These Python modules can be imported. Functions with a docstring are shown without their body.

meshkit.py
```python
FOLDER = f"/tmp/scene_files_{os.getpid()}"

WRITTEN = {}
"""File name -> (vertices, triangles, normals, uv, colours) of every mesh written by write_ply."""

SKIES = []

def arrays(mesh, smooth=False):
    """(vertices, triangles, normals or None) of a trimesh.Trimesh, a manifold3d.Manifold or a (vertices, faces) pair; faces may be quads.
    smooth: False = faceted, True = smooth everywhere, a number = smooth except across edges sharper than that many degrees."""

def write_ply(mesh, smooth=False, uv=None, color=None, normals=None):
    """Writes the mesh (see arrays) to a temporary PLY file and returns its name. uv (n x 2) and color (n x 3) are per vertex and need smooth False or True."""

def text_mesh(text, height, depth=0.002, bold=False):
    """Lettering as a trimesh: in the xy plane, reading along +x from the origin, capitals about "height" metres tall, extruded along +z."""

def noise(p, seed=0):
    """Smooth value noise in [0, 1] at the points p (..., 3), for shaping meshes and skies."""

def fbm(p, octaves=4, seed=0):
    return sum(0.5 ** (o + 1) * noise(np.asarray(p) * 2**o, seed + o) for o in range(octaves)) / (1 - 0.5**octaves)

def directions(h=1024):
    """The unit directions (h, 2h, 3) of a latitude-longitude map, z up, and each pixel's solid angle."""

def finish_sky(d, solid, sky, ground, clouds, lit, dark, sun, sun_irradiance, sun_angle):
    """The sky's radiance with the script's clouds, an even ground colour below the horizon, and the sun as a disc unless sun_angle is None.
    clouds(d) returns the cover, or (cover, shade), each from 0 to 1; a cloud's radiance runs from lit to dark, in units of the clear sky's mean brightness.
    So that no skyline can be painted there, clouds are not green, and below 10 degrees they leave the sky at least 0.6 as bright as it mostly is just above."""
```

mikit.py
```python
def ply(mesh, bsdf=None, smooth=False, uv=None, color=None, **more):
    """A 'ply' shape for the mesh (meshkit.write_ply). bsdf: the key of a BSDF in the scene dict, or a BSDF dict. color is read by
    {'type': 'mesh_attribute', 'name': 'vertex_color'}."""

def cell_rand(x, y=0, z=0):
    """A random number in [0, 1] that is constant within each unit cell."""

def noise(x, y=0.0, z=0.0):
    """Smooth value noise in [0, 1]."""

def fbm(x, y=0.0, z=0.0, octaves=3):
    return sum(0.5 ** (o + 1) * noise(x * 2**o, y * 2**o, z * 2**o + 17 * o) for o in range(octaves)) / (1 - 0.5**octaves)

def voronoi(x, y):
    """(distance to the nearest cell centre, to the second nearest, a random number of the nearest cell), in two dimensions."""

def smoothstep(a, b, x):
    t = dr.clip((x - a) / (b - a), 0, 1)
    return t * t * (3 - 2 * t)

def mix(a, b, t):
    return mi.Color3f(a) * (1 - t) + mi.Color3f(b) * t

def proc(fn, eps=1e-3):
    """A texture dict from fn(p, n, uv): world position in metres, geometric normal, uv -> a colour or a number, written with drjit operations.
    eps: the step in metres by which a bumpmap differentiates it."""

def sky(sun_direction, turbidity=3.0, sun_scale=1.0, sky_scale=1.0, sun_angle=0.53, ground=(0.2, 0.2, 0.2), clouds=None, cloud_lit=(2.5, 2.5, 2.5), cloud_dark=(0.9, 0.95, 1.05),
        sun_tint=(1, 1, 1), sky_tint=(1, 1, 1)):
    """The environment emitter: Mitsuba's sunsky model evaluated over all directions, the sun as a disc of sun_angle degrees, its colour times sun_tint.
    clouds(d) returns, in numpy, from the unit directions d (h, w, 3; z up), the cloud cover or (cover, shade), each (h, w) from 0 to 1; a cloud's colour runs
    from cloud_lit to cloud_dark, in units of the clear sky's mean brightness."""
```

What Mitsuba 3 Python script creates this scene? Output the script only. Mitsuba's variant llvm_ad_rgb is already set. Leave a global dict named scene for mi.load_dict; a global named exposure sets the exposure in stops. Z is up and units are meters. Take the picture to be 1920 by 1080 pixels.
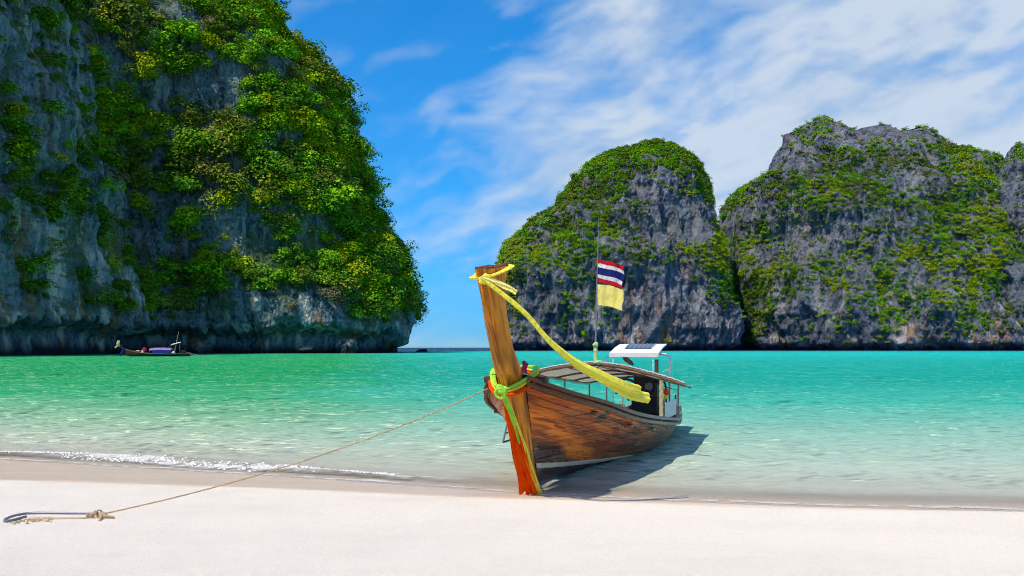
import math, random
import numpy as np, trimesh, drjit as dr, mitsuba as mi, mikit, meshkit
from mikit import proc, noise, fbm, smoothstep, mix, voronoi, cell_rand

rng = np.random.default_rng(7)
random.seed(7)
T = mi.ScalarTransform4f
scene, labels = {}, {}

# ---------------------------------------------------------------- camera, sky, exposure
exposure = 1.5
EYE = 1.75
scene['camera'] = {'type': 'perspective', 'fov': 53.6, 'near_clip': 0.1, 'far_clip': 20000.0,
                   'to_world': T().look_at([0, 0, EYE], [0, 10, EYE], [0, 0, 1]), 'principal_point_offset_y': -0.1037}
SUN = (-1.25, -1.6, 2.75)


def clouds(d):
    x, y, z = d[..., 0], d[..., 1], d[..., 2]
    az, el = np.arctan2(x, y), np.arcsin(np.clip(z, -1, 1))
    # thin high cloud in long streaks rising to the right
    wz = az + 0.05 * (meshkit.fbm(np.stack([az * 9, el * 9, 0 * az], -1), 3, 5) - .5)
    we = el + 0.05 * (meshkit.fbm(np.stack([az * 9, el * 9, 0 * az + 3], -1), 3, 9) - .5)
    ca, sa = math.cos(.30), math.sin(.30)
    p, q = wz * ca + we * sa, -wz * sa + we * ca
    n1 = meshkit.fbm(np.stack([p * 3.6, q * 7, 0 * p + 2], -1), 5, 21)
    n2 = meshkit.fbm(np.stack([p * 11, q * 30, 0 * p + 5], -1), 5, 31)
    n3 = meshkit.fbm(np.stack([p * 30, q * 95, 0 * p + 9], -1), 5, 41)
    # the front of the cloud sheet runs obliquely across the sky; the sheet goes on behind it
    edge = (wz - (-.145 + .47 * np.clip(we, 0, .45)))
    bias = np.clip(edge / .11, -1.3, 1.25) * .32 - .10 * np.clip((el - .5) / .6, 0, 1)
    bias = np.where(az > 1.2, .05, bias)
    low = np.clip((.085 - el) / .03, 0, 1)
    c = .50 + bias + 1.10 * (n1 - .5) + .52 * (n2 - .5) + .34 * (n3 - .5) - .30 * low
    cover = np.clip((c - .36) / .56, 0, 1) ** 1.1
    wisps = np.clip((n2 - .52) / .25, 0, 1) * np.clip((n1 - .38) / .2, 0, 1) * .45
    haze = (.34 * np.exp(-np.clip(el, 0, 2) / .055) + .10 * np.exp(-np.clip(el, 0, 2) / .2)) * (.6 + .8 * n2)
    cover = np.maximum(np.maximum(cover * .90, wisps), haze)
    shade = np.clip(.66 - 1.2 * (n2 - .3) - .9 * (n3 - .45) - .5 * (c - .5), 0, 1)
    return cover, shade


scene['sky'] = mikit.sky(SUN, turbidity=2.6, sky_scale=1.14, clouds=clouds, cloud_lit=(2.2, 2.5, 2.85), cloud_dark=(1.25, 1.75, 2.4),
                         sun_tint=(1.0, 1.0, 1.0), sky_tint=(.09, .88, 1.42))


# ---------------------------------------------------------------- helpers
def rgb(*c):
    return {'type': 'rgb', 'value': [float(v) for v in c]}


class MB:
    """collects vertices and triangles of ONE mesh"""

    def __init__(self):
        self.v, self.f, self.n = [], [], 0

    def add(self, v, f):
        v, f = np.asarray(v, float), np.asarray(f, int)
        if f.shape[1] == 4:
            f = np.vstack([f[:, [0, 1, 2]], f[:, [0, 2, 3]]])
        self.v.append(v); self.f.append(f + self.n); self.n += len(v)
        return self

    def tm(self, m):
        return self.add(m.vertices, m.faces)

    def box(self, c, size, R=None, ch=0.0):
        s = np.array(size, float) / 2
        if ch > 0:
            ch = min(ch, s.min() * .6)
            pts = []
            for sx in (-1, 1):
                for sy in (-1, 1):
                    for sz in (-1, 1):
                        for k in range(3):
                            q = s.copy() - ch
                            q[k] += ch
                            pts.append(q * (sx, sy, sz))
            m = trimesh.convex.convex_hull(np.array(pts))
        else:
            m = trimesh.creation.box(2 * s)
        v = np.array(m.vertices)
        if R is not None:
            v = v @ np.asarray(R).T
        return self.add(v + np.asarray(c, float), m.faces)

    def tube(self, path, r, sides=8, caps=True, flat=1.0, up=(0, 0, 1)):
        v, f = tube(path, r, sides, caps, flat, up)
        return self.add(v, f)

    def mesh(self):
        return np.vstack(self.v), np.vstack(self.f)


def tube(path, r, sides=8, caps=True, flat=1.0, up=(0, 0, 1)):
    p = np.asarray(path, float)
    r = np.broadcast_to(np.asarray(r, float), (len(p),))
    t = np.gradient(p, axis=0)
    t /= np.linalg.norm(t, axis=1, keepdims=True) + 1e-12
    u = np.broadcast_to(np.asarray(up, float), p.shape)
    u = np.where(np.abs((t * u).sum(1, keepdims=True)) > .95, np.array([1.0, 0.1, 0]), u)
    a = np.cross(t, u); a /= np.linalg.norm(a, axis=1, keepdims=True) + 1e-12
    b = np.cross(a, t)
    ang = np.arange(sides) * 2 * np.pi / sides
    v = p[:, None] + r[:, None, None] * (np.cos(ang)[None, :, None] * a[:, None] + flat * np.sin(ang)[None, :, None] * b[:, None])
    i, j = np.meshgrid(np.arange(len(p) - 1), np.arange(sides), indexing='ij')
    q = np.stack([i * sides + j, (i + 1) * sides + j, (i + 1) * sides + (j + 1) % sides, i * sides + (j + 1) % sides], -1).reshape(-1, 4)
    v = v.reshape(-1, 3)
    f = np.vstack([q[:, [0, 1, 2]], q[:, [0, 2, 3]]])
    if caps:
        n = len(v)
        v = np.vstack([v, p[:1], p[-1:]])
        j = np.arange(sides)
        e = (len(p) - 1) * sides
        f = np.vstack([f, np.stack([np.full(sides, n), j, (j + 1) % sides], 1), np.stack([np.full(sides, n + 1), e + (j + 1) % sides, e + j], 1)])
    return v, f[:, ::-1]


def spline(pts, n):
    """Catmull-Rom through the points, n samples"""
    P = np.asarray(pts, float)
    P = np.vstack([2 * P[0] - P[1], P, 2 * P[-1] - P[-2]])
    u = np.linspace(0, len(P) - 3 - 1e-9, n)
    i = u.astype(int); t = (u - i)[:, None]
    a, b, c, d = P[i], P[i + 1], P[i + 2], P[i + 3]
    return .5 * (2 * b + (c - a) * t + (2 * a - 5 * b + 4 * c - d) * t ** 2 + (3 * b - a - 3 * c + d) * t ** 3)


def grid_faces(nr, nc, wrap=False):
    i, j = np.meshgrid(np.arange(nr - 1), np.arange(nc - (0 if wrap else 1)), indexing='ij')
    k = (j + 1) % nc
    return np.stack([i * nc + j, i * nc + k, (i + 1) * nc + k, (i + 1) * nc + j], -1).reshape(-1, 4)


taken = set()


def numbered(key):
    k, i = key, 0
    while k in taken:
        i += 1
        k = f'{key}_{i:03d}'
    taken.add(k)
    return k


def put(name, mesh, mat, parent=None, smooth=35, label=None, cat=None, group=None, kind=None, **kw):
    key = numbered(f'{parent}__{name}' if parent else name)
    if isinstance(mesh, MB):
        mesh = mesh.mesh()
    scene[key] = mikit.ply(mesh, mat, smooth=smooth, **kw)
    tag(key, label, cat, group, kind)
    return key


def tag(key, label=None, cat=None, group=None, kind=None):
    d = {k: v for k, v in (('label', label), ('category', cat), ('group', group), ('kind', kind)) if v}
    if d:
        labels.setdefault(key, {}).update(d)


def thing(name, label, cat, group=None):
    key = numbered(name)
    tag(key, label, cat, group)
    return key


def mat(key, base, rough=.6, bump=None, bscale=1.0, **kw):
    b = {'type': 'principled', 'base_color': base if isinstance(base, dict) else rgb(*base), 'roughness': rough, 'specular': .4, **kw}
    if bump is not None:
        b = {'type': 'bumpmap', 'relief': bump, 'scale': bscale, 'bsdf': b}
    scene[key] = {'type': 'twosided', 'bsdf': b}
    return key


# ---------------------------------------------------------------- the shore line, the beach and the sea
SHORE_X = np.array([-60, -20, -8.1, -5.3, -2.9, -1.45, .25, 1.76, 3.2, 5.5, 12, 40.])
SHORE_Y = np.array([24, 19.5, 16.0, 14.7, 13.75, 13.05, 12.1, 11.6, 11.2, 10.85, 10.5, 11.])
WET_X = np.array([-60, -6.2, -3.9, -2.8, -1.6, .25, 1.76, 3.1, 5.4, 12, 40.])
WET_Y = np.array([12.6, 12.3, 12.28, 12.05, 11.7, 11.5, 11.25, 10.95, 10.65, 10.3, 10.6])
SHORE_XS = np.linspace(-60, 40, 201)
SHORE_YS = np.convolve(np.pad(np.interp(SHORE_XS, SHORE_X, SHORE_Y), 3, mode='edge'), np.ones(7) / 7, 'valid')
WET_YS = np.convolve(np.pad(np.interp(SHORE_XS, WET_X, WET_Y), 3, mode='edge'), np.ones(7) / 7, 'valid')


def shore(x):
    return np.interp(x, SHORE_XS, SHORE_YS)


def piecewise(x, xs, ys):
    """the same broken line for drjit"""
    x = mi.Float(x)
    out = mi.Float(float(ys[0]))
    for k in range(len(xs) - 1):
        s = float((ys[k + 1] - ys[k]) / (xs[k + 1] - xs[k]))
        out = out + s * dr.clip(x - float(xs[k]), 0, float(xs[k + 1] - xs[k]))
    return out


KX = np.array([-60, -20, -10, -8, -6.5, -5, -3.5, -2, -.5, 1, 2.5, 4, 6, 9, 14, 40.])


def shore_dr(x):
    return piecewise(x, KX, shore(KX))


def wet_dr(x):
    return piecewise(x, KX, np.interp(KX, SHORE_XS, WET_YS))


def beach_z(x, y):
    u = y - shore(x)
    up = .045 * np.clip(-u, 0, 4) + .03 * np.clip(-u - 4, 0, 6) + .012 * np.clip(-u - 10, 0, 30)
    down = .05 * np.clip(u, 0, 60) + .01 * np.clip(u - 60, 0, 300)
    z = np.where(u < 0, up, -down)
    bump = meshkit.fbm(np.stack([x * .55, y * .8, 0 * x], -1), 3, 3) - .5
    return z + bump * .05 * np.clip(-u / 3, 0, 1)


def fan(y0, y1, ny, nx, spread, margin, grow=1.0):
    """a sheet that widens with distance, its rows closer together near the shore"""
    y = y0 * (y1 / y0) ** (np.linspace(0, 1, ny) ** grow)
    t = np.linspace(-1, 1, nx)
    Y, S = np.meshgrid(y, t, indexing='ij')
    X = S * (spread * np.maximum(Y, 0) + margin)
    return X, Y


def sand_color(p, n, uv):
    wet = smoothstep(-.12, .10, p.y - wet_dr(p.x) + .22 * (noise(p.x * 1.3, p.y * 2.0) - .5))
    g = fbm(p.x * 9, p.y * 14, 1.0, octaves=3)
    speck = noise(p.x * 160, p.y * 160, 3.0)
    dry = mix((.60, .578, .53), (.565, .543, .495), .5 * smoothstep(.35, .75, fbm(p.x * .8, p.y * 1.6, 4.0)) + .5 * g)
    dry = dry * (.90 + .2 * speck)
    streak = fbm(p.x * 1.1, p.y * 9, 7.0)
    w = mix((.53, .455, .365), (.56, .485, .40), smoothstep(.35, .7, streak))
    return mix(dry, w, wet) * .885


def sand_rough(p, n, uv):
    wet = smoothstep(-.05, .25, p.y - wet_dr(p.x))
    return .92 - .5 * wet


def sand_bump(p, n, uv):
    wet = smoothstep(-.12, .10, p.y - wet_dr(p.x))
    grains = noise(p.x * 70, p.y * 70, 1.0) * .0014 + noise(p.x * 160, p.y * 160, 5.0) * .0006
    lumps = fbm(p.x * 3.2, p.y * 3.2, 2.0, octaves=4) * .020
    ripples = fbm(p.x * .9, p.y * 7, 4.0) * .006
    return (grains * 2 + lumps * 1.0) * (1 - .93 * wet) + ripples * 3 * wet


mat('sand_material', proc(sand_color), proc(sand_rough), proc(sand_bump, eps=4e-3), 1.0, specular=.25)
X, Y = fan(2.0, 60.0, 560, 260, 1.1, 7.0)
V = np.stack([X, Y, beach_z(X, Y)], -1)
far = V[-1].copy(); far[:, 0] *= 60; far[:, 1] = 9000; far[:, 2] = -8
near = V[0].copy(); near[:, 1] = -60; near[:, 0] *= 6; near[:, 2] = 1.0
V = np.concatenate([near[None], V, far[None]])
put('sand_beach', (V.reshape(-1, 3), grid_faces(*V.shape[:2])), 'sand_material', smooth=True, kind='structure',
    label='pale dry sand beach with a darker wet strip along the water')


def wave_z(x, y):
    u = y - shore(x)
    a = np.clip(u / 3.5, .0, 1) * (1 - .0 * u)
    p = np.stack([x * .42, y * .95, 0 * x], -1)
    w = (meshkit.fbm(p + 0.6 * meshkit.noise(p * .7 + 9, 2)[..., None], 3, 12) - .5) * .085
    w2 = (meshkit.fbm(np.stack([x * 1.3 + .4 * y, y * 2.6, 0 * x], -1), 2, 15) - .5) * .05
    lap = .055 * np.exp(-((u - .75 - .35 * np.sin(x * .9)) / .28) ** 2) * np.clip((-.6 - x) / 1.5, .12, 1)
    edge = np.clip(u / .5, 0, 1)
    return .004 + (w + w2) * a * np.clip(60 / (u + 60), .3, 1) + lap * edge


def sea_shallow(p):
    return p.y - shore_dr(p.x) + .35 * (fbm(p.x * .5, p.y * .5, 3.0) - .5)


def foam_amount(p):
    u = p.y - shore_dr(p.x)
    lacy = fbm(p.x * 7, p.y * 11, 2.0, octaves=4)
    mid = .72 + .30 * (fbm(p.x * .8, 0.0, 8.0) - .5) * 2
    band = dr.exp(-dr.square((u - mid) / .26)) * smoothstep(-.2, -1.9, p.x)
    edge = dr.exp(-dr.square((u - .06 - .2 * (fbm(p.x * 1.2, 3.0, 1.0) - .5)) / .065)) * .85
    return dr.clip(smoothstep(.30, .62, lacy) * band * .8 + edge * smoothstep(.3, .6, lacy), 0, .92)


def sea_color(p, n, uv):
    u = dr.maximum(sea_shallow(p), 0.0)
    l = dr.log(u + 1.0)
    patch = (fbm(p.x * .035, p.y * .10, 2.0) - .5)
    l = dr.maximum(l + patch * .35 * smoothstep(1.0, 3.0, l), 0.0)

    def ramp(stops):
        out = mi.Color3f(stops[0][1])
        for (a, ca), (b, cb) in zip(stops[:-1], stops[1:]):
            out = dr.select(l > math.log(a + 1), mix(ca, cb, dr.clip((l - math.log(a + 1)) / (math.log(b + 1) - math.log(a + 1)), 0, 1)), out)
        return out

    green = ramp([(0, (.60, .565, .49)), (1.2, (.58, .60, .51)), (4, (.48, .60, .47)), (9, (.28, .55, .35)), (18, (.055, .45, .20)), (50, (.002, .36, .105)), (150, (.001, .41, .135)), (330, (.001, .36, .16))])
    turq = ramp([(0, (.61, .575, .51)), (1.2, (.57, .61, .535)), (4, (.48, .62, .53)), (10, (.31, .59, .49)), (22, (.06, .52, .41)), (45, (.002, .41, .335)), (110, (.001, .45, .39)), (260, (.001, .60, .55)), (420, (.001, .50, .52))])
    # a deeper-green sandbank on the left of the bay, clear turquoise to the right
    side = smoothstep(-3.0, 3.0, (p.x + 1.2 + .112 * p.y) / (1 + .02 * p.y) * 1.0 + 2.5 * (fbm(p.x * .1, p.y * .1, 6.0) - .5))
    c = mix(green, turq, side)
    deep = smoothstep(430, 620, p.y + 60 * (fbm(p.x * .01, p.y * .01, 1.0) - .5))
    c = mix(c, (.004, .075, .19), deep)
    return mix(c, (.80, .82, .84), foam_amount(p)) * .88


def sea_cover(p, n, uv):
    u = p.y - shore_dr(p.x)
    return dr.clip(smoothstep(-.1, 1.6, u) * .72 + smoothstep(1.0, 6.0, u) * .28 + .12 + foam_amount(p), 0, 1)


def sea_bump(p, n, uv):
    d = dr.maximum(p.y, 8.0)
    warp = 1.4 * noise(p.x * .25, p.y * .35, 3.0)
    near = fbm(p.x * 1.5 + warp, p.y * 2.6 + warp, 1.0, octaves=3) * .65 * smoothstep(0, 3.0, p.y - shore_dr(p.x))
    mid = fbm(p.x * .55 + warp, p.y * .8 + warp, 5.0, octaves=3) * 1.5 * smoothstep(12, 30, d)
    long = fbm(p.x * .12, p.y * .16, 9.0, octaves=3) * 7.0 * smoothstep(35, 140, d)
    return near + mid + long


water_bump = proc(sea_bump, eps=2e-2)
scene['sea_material'] = {'type': 'twosided', 'bsdf': {'type': 'blendbsdf', 'weight': proc(sea_cover),
    'clear': {'type': 'null'},
    'body': {'type': 'bumpmap', 'relief': water_bump, 'scale': 1.0, 'bsdf': {'type': 'blendbsdf', 'weight': .08,
        'water': {'type': 'diffuse', 'reflectance': proc(sea_color)},
        'gloss': {'type': 'roughconductor', 'material': 'none', 'alpha': .16, 'specular_reflectance': rgb(.55, .62, .66)}}}}}
scene['sea_material'] = scene['sea_material']['bsdf']
X, Y = fan(9.6, 12000.0, 620, 420, .72, 3.0, 1.35)
V = np.stack([X, Y, wave_z(X, Y)], -1)
keep = (Y - shore(X)) > -.25
F_ = grid_faces(*V.shape[:2])
F_ = F_[keep.reshape(-1)[F_].all(1)]
put('sea', (V.reshape(-1, 3), F_), 'sea_material', smooth=True, kind='structure', label='clear sea turning from pale shallows to emerald and turquoise')

# ---------------------------------------------------------------- rock
def rock(key, base, dark, rust, pale, moss, scale, low, bump_m, mossy=.8):
    def color(p, n, uv):
        s = scale
        wz = p.z + 5 * noise(p.x * .06 / s, p.y * .06 / s, p.z * .05 / s)
        streak = fbm(p.x * .55 / s, p.y * .55 / s, wz * .05 / s, octaves=4)
        blotch = fbm(p.x * .09 / s, p.y * .09 / s, p.z * .07 / s, octaves=4)
        fine = fbm(p.x * 1.6 / s, p.y * 1.6 / s, p.z * .9 / s, octaves=3)
        c = mix(dark, base, smoothstep(.28, .62, streak * .55 + fine * .45))
        lowz = smoothstep(low, low * .25, p.z)
        stain = fbm(p.x * .22 / s + 31, p.y * .22 / s, p.z * .035 / s, octaves=3)
        c = mix(c, rust, smoothstep(.56, .72, stain) * (.25 + .75 * lowz) * smoothstep(.3, .6, fine + .1))
        c = mix(c, pale, smoothstep(.50, .66, fbm(p.x * .35 / s + 7, p.y * .35 / s, p.z * .05 / s + 3, octaves=3)) * (.25 + .6 * lowz) * smoothstep(.35, .55, streak))
        flat = smoothstep(.1, .6, n.z)
        c = mix(c, moss, smoothstep(.53, .66, blotch * .7 + fine * .3 + .14 * flat) * mossy * smoothstep(4, 14, p.z))
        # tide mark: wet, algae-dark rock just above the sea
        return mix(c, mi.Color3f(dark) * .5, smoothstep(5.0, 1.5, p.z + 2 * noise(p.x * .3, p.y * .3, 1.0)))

    def relief(p, n, uv):
        s = scale
        r = fbm(p.x * .7 / s, p.y * .7 / s, p.z * .25 / s, octaves=4)
        cr = fbm(p.x * 1.9 / s, p.y * 1.9 / s, p.z * .45 / s + 9, octaves=3)
        return bump_m * (dr.abs(r - .5) * 2 + .5 * dr.abs(cr - .5) * 2)

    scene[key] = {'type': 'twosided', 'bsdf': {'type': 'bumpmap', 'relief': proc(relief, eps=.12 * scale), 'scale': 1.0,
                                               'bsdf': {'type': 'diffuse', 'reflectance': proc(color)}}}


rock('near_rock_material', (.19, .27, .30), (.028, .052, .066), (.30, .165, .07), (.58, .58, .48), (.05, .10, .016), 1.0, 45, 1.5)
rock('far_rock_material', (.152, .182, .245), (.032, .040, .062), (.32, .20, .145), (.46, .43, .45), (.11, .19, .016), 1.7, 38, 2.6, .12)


def sheet_normals(V):
    du = np.gradient(V, axis=1); dv = np.gradient(V, axis=0)
    n = np.cross(du, dv)
    return n / (np.linalg.norm(n, axis=-1, keepdims=True) + 1e-9)


def ridged(p, oct, seed):
    out, amp, tot = 0, 1.0, 0
    for o in range(oct):
        out = out + amp * (1 - np.abs(2 * meshkit.noise(p * 2 ** o, seed + o) - 1)); tot += amp; amp *= .5
    return out / tot


def bilinear_sampler(V, N):
    def at(r, c):
        i, j = np.clip(r.astype(int), 0, V.shape[0] - 2), np.clip(c.astype(int), 0, V.shape[1] - 2)
        a, b = (r - i)[:, None], (c - j)[:, None]
        f = lambda A: (A[i, j] * (1 - a) + A[i + 1, j] * a) * (1 - b) + (A[i, j + 1] * (1 - a) + A[i + 1, j + 1] * a) * b
        n = f(N)
        return f(V), n / (np.linalg.norm(n, axis=1, keepdims=True) + 1e-9)
    return at


def scatter(V, N, count, seed):
    """points spread evenly by area over the sheet"""
    r = np.random.default_rng(seed)
    e1, e2 = V[1:, :-1] - V[:-1, :-1], V[:-1, 1:] - V[:-1, :-1]
    A = np.linalg.norm(np.cross(e1, e2), axis=-1)
    pick = r.choice(A.size, count, p=(A / A.sum()).ravel())
    i, j = np.unravel_index(pick, A.shape)
    return bilinear_sampler(V, N)(i + r.random(count), j + r.random(count))


# ---- the near cliff on the left
BASE = np.array([(-190, 60), (-150, 120), (-117, 180), (-106, 215), (-102, 250), (-101, 272), (-107, 284), (-112, 295), (-97, 303), (-74, 305), (-55, 315), (-39, 338), (-36, 372), (-44, 398), (-75, 432), (-160, 460)], float)
TOP = np.array([(-200, 60), (-165, 120), (-128, 182), (-120, 220), (-118, 250), (-119, 274), (-123, 286), (-126, 298), (-115, 310), (-103, 318), (-96, 330), (-92, 350), (-87, 376), (-91, 396), (-110, 425), (-180, 455)], float)
nu, nz = 900, 330
u0 = spline(BASE, nu); u1 = spline(TOP, nu)
seg = np.r_[0, np.cumsum(np.linalg.norm(np.diff(u0, axis=0), axis=1))]
zz = np.r_[np.linspace(-3, 13, 60), np.linspace(13, 152, nz - 60 + 1)[1:]]
q = np.interp(zz, [-5, 10, 14, 26, 35, 47, 65, 84, 94, 112, 129, 152], [0, 0, .01, .08, .18, .275, .37, .52, .63, .89, 1.10, 1.4])
V = np.zeros((nz, nu, 3))
V[..., :2] = u0[None] * (1 - q[:, None, None]) + u1[None] * q[:, None, None]
crest = np.interp(np.arange(nu) / nu * 15, [0, 4.6, 6.6, 8.2], [.70, .70, .78, 1.0])
V[..., 2] = np.where(zz[:, None] > 13, 13 + (zz[:, None] - 13) * crest[None], zz[:, None])
N = sheet_normals(V)
if (N[nz // 2, nu // 3] @ np.array([1, -1, 0])) < 0:
    N = -N
P = V.copy()
S = seg[None, :] + 0 * zz[:, None]
along = np.stack([S, 0 * S, V[..., 2]], -1)
disp = 7.5 * (meshkit.fbm(P / np.array([27, 27, 30]), 3, 51) - .5) * 2
flute = ridged(np.stack([S / 9, 0 * S, V[..., 2] / 60], -1) + .35 * meshkit.noise(along / 14, 3)[..., None], 3, 61) - .55
disp += 4.2 * flute * np.clip((zz[:, None] - 3) / 12, .25, 1)
disp += 2.2 * (meshkit.fbm(along / np.array([9, 1, 6.5]), 4, 71) - .5) * 2
ledge = np.sin(V[..., 2] / 7.5 + 4 * meshkit.fbm(along / 30, 3, 77)) * 1.1
disp += ledge
disp += 1.1 * (ridged(along / np.array([2.6, 1, 4.5]), 3, 81) - .5)
# shaded hollow in the recess behind the buttress, and a bare scoop in the high face
hollow = np.exp(-((S - seg[int(nu * 7.2 / 15)]) / 12) ** 2 - ((V[..., 2] - 28) / 20) ** 2)
disp -= 4 * hollow
scoop = np.exp(-((V[..., 0] + 101) / 9) ** 2 - ((V[..., 2] - 84) / 12) ** 2) * (V[..., 1] > 298)
disp -= 5 * scoop
# the sea has cut a notch all along the foot; its roof hangs in tongues
roof = 6.2 + 5.0 * (meshkit.fbm(np.stack([seg / 11, 0 * seg, 0 * seg], -1), 3, 91) - .5) + 3.2 * (meshkit.fbm(np.stack([seg / 2.2, 0 * seg, 0 * seg], -1), 2, 93) - .5)
nose = np.exp(-((seg - seg[int(nu * 11.6 / 15)]) / 16) ** 2)
roof = roof - 2.2 * nose
cut = 1 / (1 + np.exp((V[..., 2] - roof[None]) / .45))
disp = disp * (1 - .55 * nose[None]) * (1 - .6 * cut) - cut * (7.5 - 2.0 * nose[None])
V = V + N * disp[..., None] * np.array([1, 1, .45])
V[0, :, 2] = -4
back = V[-1] - N[-1] * np.array([60, 60, 0]) + np.array([-25, 10, 4])
V = np.concatenate([V, back[None]])
nz += 1
NEARCLIFF = V
N = sheet_normals(V)
if (N[nz // 2, nu // 3] @ np.array([1, -1, 0])) < 0:
    N = -N
NEARN = N
put('limestone_cliff', (V.reshape(-1, 3), grid_faces(nz, nu)), 'near_rock_material', smooth=True, kind='structure',
    label='towering near limestone cliff on the left with a sea-cut notch at its foot')


# ---- the far hills: rock with thin grass and creepers where plants grow
scene['grass_material'] = {'type': 'twosided', 'bsdf': {'type': 'bumpmap', 'scale': 1.0, 'relief': proc(lambda p, n, uv: 3.0 * fbm(p.x * .55, p.y * .55, p.z * .55, octaves=3), eps=.3),
    'bsdf': {'type': 'diffuse', 'reflectance': proc(lambda p, n, uv: mix(mix((.11, .24, .012), (.24, .42, .012), smoothstep(.35, .62, fbm(p.x * .10, p.y * .10, p.z * .12, octaves=4))),
        (.42, .46, .012), smoothstep(.50, .66, fbm(p.x * .05 + 5, p.y * .05, p.z * .06, octaves=3))))}}}
scene['far_slope_material'] = {'type': 'blendbsdf', 'weight': {'type': 'mesh_attribute', 'name': 'vertex_color'}, 'rock': {'type': 'ref', 'id': 'far_rock_material'}, 'green': {'type': 'ref', 'id': 'grass_material'}}


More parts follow.
